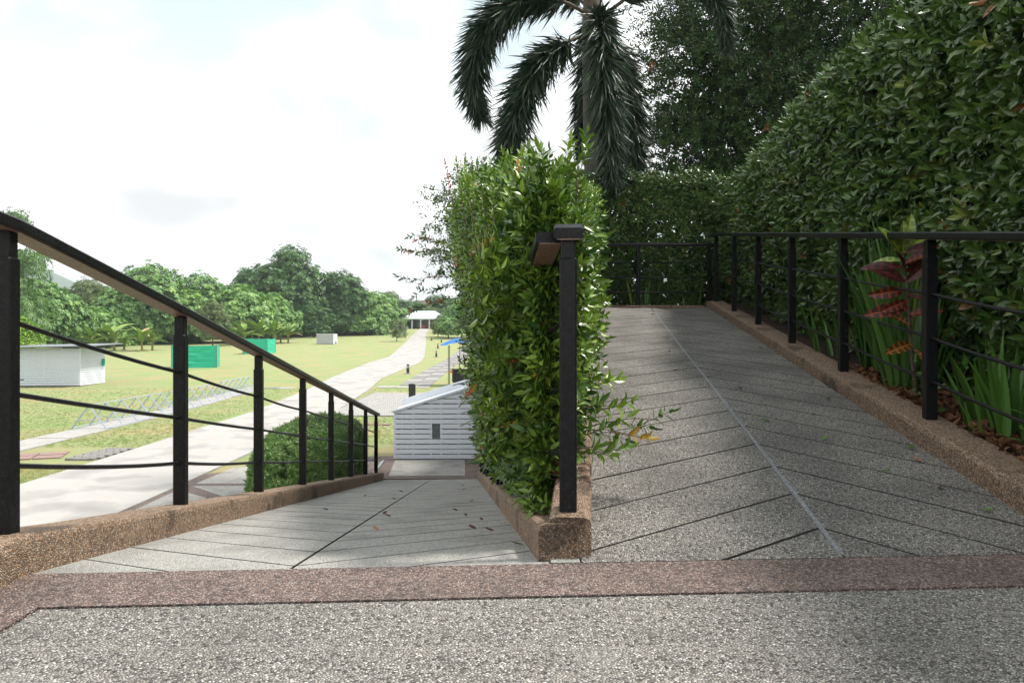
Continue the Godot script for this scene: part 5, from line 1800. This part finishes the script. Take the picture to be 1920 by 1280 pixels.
# a leaf whose midrib and side veins are of another dye than the blade
func veined_leaf(mb: MB, t: Transform3D, length: float, width: float, rib: Color, blade: Color) -> void:
	var n := 16
	for side in [-1.0, 1.0]:
		for k in n:
			var row := []
			for e in [0, 1]:
				var f := float(k + e) / n
				var w := width * 0.5 * pow(maxf(0.0, sin(PI * pow(f, 0.9))), 0.7)
				var z := -0.22 * length * f * f
				row.append([Vector3(0, f * length, z), Vector3(side * w * 0.16, f * length, z + 0.05 * w), Vector3(side * w, f * length + w * 0.25, z + 0.35 * w)])
			mb.tint = rib
			mb.quad(t * row[0][0], t * row[0][1], t * row[1][1], t * row[1][0], t.basis.z)
			mb.tint = rib.lerp(blade, 0.25) if k % 3 == 1 else blade
			mb.quad(t * row[0][1], t * row[0][2], t * row[1][2], t * row[1][1], t.basis.z)

func make_bed_plants() -> void:
	strap_clump("tall strap leaf clump beside the croton", 2.5, 4.75, 52, 1.25, 0.7)
	strap_clump("strap leaf clump between the croton and the kerb", 2.4, 4.5, 40, 0.85, 1.0)
	strap_clump("thick strap leaf clump left of the croton by the railing post", 2.52, 5.1, 44, 1.0, 0.8)
	strap_clump("low strap leaf clump farther up the ramp", 2.55, 5.7, 16, 0.6, 1.5)
	strap_clump("pale strap leaf clump rising from the leaf litter", 2.3, 3.45, 20, 0.55, 1.3)
	strap_clump("small strap leaf clump at the edge of the leaf litter", 2.42, 3.75, 12, 0.6, 1.2)
	strap_clump("grassy strap leaf clump under the top railing", 2.0, 11.15, 14, 0.5, 1.6)
	strap_clump("small strap leaf clump in the corner under the top railing", 2.6, 11.1, 12, 0.55, 1.6)
	# broad leaved ground cover seedlings
	var seedlings := [[2.22, 3.9], [2.28, 3.3], [2.4, 3.2], [2.35, 3.6], [2.5, 3.5], [2.3, 4.25], [2.48, 4.1], [2.2, 3.0]]
	var mesh := twig(3, 0.2, 0.085, 0.06, 4, 71)
	for q in seedlings:
		var s := base("seedling", W(q[0], up_y(q[0], q[1]) + 0.06, q[1]), R(0, TAU))
		tag(s, "small heart leaved seedling growing out of the leaf litter", "seedling", "seedlings in the bed")
		var k := 0
		var mb := MB.new()
		mb.tube([Vector3.ZERO, Vector3(0, 0.12, 0), Vector3(0.01, 0.24, 0)], [0.003], 5)
		put("stem", mb.mesh(), M.twig, s)
		for l in twig_leaves(4, 0.24, 0.085, 0.055, 71 + int(q[0] * 100)):
			mb = MB.new()
			mb.tint = Color(0.09, 0.2, 0.035) * l[3]
			mb.leaf(l[0], l[1], l[2], 0.15, 0.25, 5, 0.6)
			put("leaf", mb.mesh(), M.blade, s)
			k += 1
	# leaf litter
	var mb := MB.new()
	mb.leaf(Transform3D(Basis(Vector3.RIGHT, -PI / 2), Vector3(0, 0.004, 0.03)), 0.062, 0.03, 0.55, -0.35, 4)
	var places := []
	var tints := PackedColorArray()
	for k in 2300:
		var d := R(1.6, 5.2)
		var x := up_right(d) + 0.17 + absf(R(-0.75, 0.75)) * R(0.3, 1.0)
		places.append(Transform3D(Basis(Vector3.UP, R(0, TAU)) * Basis(Vector3.RIGHT, R(-0.6, 0.6)) * Basis(Vector3.BACK, R(-0.8, 0.8)) * Basis.from_scale(Vector3.ONE * R(0.6, 1.3)), W(x, up_y(x, d) + 0.075 + R(0, 0.03), d)))
		tints.append(Color(0.17, 0.075, 0.035).lerp(Color(0.06, 0.03, 0.02), rng.randf()).lerp(Color(0.3, 0.16, 0.08), 0.5 * rng.randf() * rng.randf()))
	var lit := many("leaf_litter", mb.mesh(), M.litter, places, tints, self)
	tag(lit, "brown fallen leaves covering the bed", "leaf litter", "", "stuff")

func make_fallen_leaves() -> void:
	var spots := [[-0.26, 4.2, 0], [-0.35, 4.6, 0], [0.02, 2.75, 2], [-0.1, 3.3, 0], [-0.16, 3.9, 0], [-0.18, 3.4, 0], [-0.95, 6.0, 0], [-1.3, 6.6, 0], [-1.1, 7.4, 0], [-0.75, 4.4, 0], [-0.62, 3.4, 1], [-0.7, 4.2, 0], [-1.2, 4.8, 0], [-0.3, 5.6, 0], [-0.5, 7.8, 0], [-0.6, 9.0, 0],
		[1.38, 4.05, 2], [1.7, 4.2, 0], [1.9, 3.55, 2], [1.6, 3.2, 2], [1.72, 3.0, 1], [1.95, 4.6, 0], [2.05, 5.1, 2], [1.5, 4.9, 0], [1.75, 2.75, 2], [1.2, 5.5, 0], [1.75, 9.3, 1], [1.5, 7.2, 0], [1.9, 7.9, 0], [1.55, 3.7, 2], [1.35, 6.4, 0], [2.2, 6.6, 1], [1.82, 3.35, 1]]
	var mb := MB.new()
	mb.leaf(Transform3D(Basis(Vector3.RIGHT, -PI / 2), Vector3(0, 0.002, 0.025)), 0.055, 0.026, 0.45, -0.3, 4)
	var mesh := mb.mesh()
	var cols := [Color(0.1, 0.04, 0.025), Color(0.36, 0.17, 0.07), Color(0.09, 0.2, 0.035)]
	var words := ["brown curled", "pale tan", "fresh green"]
	for q in spots:
		var up: bool = q[0] > 0.5
		var y: float = up_y(q[0], q[1]) if up else down_y(q[0], q[1])
		var slope := atan(SLOPE_UP) if up else -atan(SLOPE_DOWN)
		var o := put("fallen_leaf", mesh, leaf_mat(M.litter, cols[q[2]]), null, Transform3D(Basis(Vector3.RIGHT, slope) * Basis(Vector3.UP, R(0, TAU)) * Basis.from_scale(Vector3.ONE * R(0.7, 1.15)), W(q[0], y + 0.003, q[1])))
		tag(o, "%s fallen leaf lying on the %s ramp" % [words[q[2]], "rising" if up else "descending"], "leaf", "%s fallen leaves on the %s ramp" % [words[q[2]], "rising" if up else "descending"])

func make_grass() -> void:
	var mb := MB.new()
	for k in 9:
		mb.tint = Color(1, 1, 1) * R(0.7, 1.25)
		var a := R(0, TAU)
		var dir := Vector3(cos(a) * 0.6, 1, sin(a) * 0.6).normalized()
		flake(mb, Vector3(R(-0.04, 0.04), 0, R(-0.04, 0.04)), aim(dir, rdir()), R(0.03, 0.05), 0.006)
	var mesh := mb.mesh()
	var places := []
	var tints := PackedColorArray()
	var f := FastNoiseLite.new()
	f.seed = 6
	f.frequency = 0.25
	for k in 36000:
		var d := 10.5 + 24.0 * pow(rng.randf(), 2.0)
		var x := R(-0.72, 0.0) * d
		if x > -5.2 and d < 14.5: continue
		if x > -2.9 and d < 16.0: continue
		var road_l := lerpf(-7.5, -9.0, clampf((d - 11.0) / 21.0, 0, 1))
		if d > 32: road_l = lerpf(-8.9, -10.0, clampf((d - 32.4) / 14.0, 0, 1))
		if x > road_l - 0.03 and x < road_l + 2.72: continue
		var px := -10.0 - 0.0625 * (d - 9.0)
		if absf(x - px) < 0.5 and d < 33.2: continue
		if absf(x + 4.6) < 0.8 and d > 34.5: continue
		if x > -5.7 and x < -2.6 and d > 22.0 and d < 31.2: continue
		if absf(d - 34.0) < 0.5: continue
		if x < -7.6 and x > -10.0 and d > 13.3 and d < 15.6: continue
		places.append(Transform3D(Basis(Vector3.UP, R(0, TAU)) * Basis.from_scale(Vector3.ONE * R(0.5, 1.0)), W(x, ground_y(d), d)))
		var t := clampf(0.5 + f.get_noise_2d(x, d) * 1.2 + R(-0.2, 0.2), 0, 1)
		tints.append(Color(0.3, 0.4, 0.12).lerp(Color(0.55, 0.5, 0.25), t * t))
	var o := many("grass", mesh, M.blade, places, tints, self)
	tag(o, "short mown grass of the lawn", "grass", "", "stuff")

func make_plants() -> void:
	make_centre_hedge()
	make_right_hedge()
	make_back_hedge()
	make_big_tree()
	make_small_tree()
	make_bush()
	make_palm()
	make_bed_plants()
	make_croton()
	make_fallen_leaves()
	make_grass()

func _ready() -> void:
	rng.seed = 20240
	var cam := Camera3D.new()
	cam.name = "camera"
	add_child(cam)
	cam.position = Vector3(0, 0.68, 0)
	cam.fov = 49.13
	cam.near = 0.05
	cam.far = 6000.0
	cam.current = true
	var env := Environment.new()
	env.background_mode = Environment.BG_SKY
	env.sky = Sky.new()
	env.sky.sky_material = make_sky()
	env.tonemap_mode = Environment.TONE_MAPPER_LINEAR
	env.tonemap_exposure = 1.85
	env.sdfgi_enabled = true
	env.ssao_enabled = true
	env.ssil_enabled = true
	env.fog_enabled = true
	env.fog_density = 0.0004
	env.fog_light_color = Color(0.95, 0.975, 1.0)
	var we := WorldEnvironment.new()
	we.name = "environment"
	we.environment = env
	add_child(we)
	var sun := DirectionalLight3D.new()
	sun.name = "sun"
	sun.light_energy = 1.0
	sun.light_color = Color(1.0, 0.98, 0.945)
	sun.light_angular_distance = 8.0
	sun.shadow_enabled = true
	add_child(sun)
	sun.look_at_from_position(Vector3.ZERO, -Vector3(0.5, 0.86, -0.12))
	make_materials()
	make_ground()
	make_road()
	make_paving()
	make_kerbs()
	make_beds()
	make_railings()
	make_things()
	make_far()
	make_plants()

func make_sky() -> PanoramaSkyMaterial:
	var w := 1024
	var h := 512
	var f := FastNoiseLite.new()
	f.noise_type = FastNoiseLite.TYPE_SIMPLEX_SMOOTH
	f.seed = 33
	f.frequency = 0.9
	f.fractal_octaves = 5
	f.fractal_gain = 0.5
	var g := FastNoiseLite.new()
	g.noise_type = FastNoiseLite.TYPE_SIMPLEX_SMOOTH
	g.seed = 8
	g.frequency = 2.2
	g.fractal_octaves = 4
	var im := Image.create(w, h, false, Image.FORMAT_RGBF)
	for y in h:
		var up := (0.5 - (y + 0.5) / h) * PI
		for x in w:
			if up < -0.02:
				im.set_pixel(x, y, Color(0.5, 0.5, 0.46))
				continue
			var a := (x + 0.5) / w * TAU
			var dir := Vector3(sin(a) * cos(up), sin(up), cos(a) * cos(up))
			var q := dir / (dir.y + 0.35)
			var cover := smoothstep(-0.2, 0.26, f.get_noise_3d(q.x * 1.3, 3.0, q.z * 1.3) + 0.12)
			cover = maxf(cover, 1.0 - smoothstep(0.05, 0.4, up))
			var puff := g.get_noise_3d(q.x, 7.0, q.z) * 0.5 + 0.5
			var blue := Color(0.46, 0.55, 0.6)
			var cloud := Color(1.0, 1.0, 1.0) * lerpf(0.5, 1.2, smoothstep(0.22, 0.72, puff))
			im.set_pixel(x, y, blue.lerp(cloud, cover))
	var m := PanoramaSkyMaterial.new()
	m.panorama = ImageTexture.create_from_image(im)
	m.energy_multiplier = 1.0
	return m
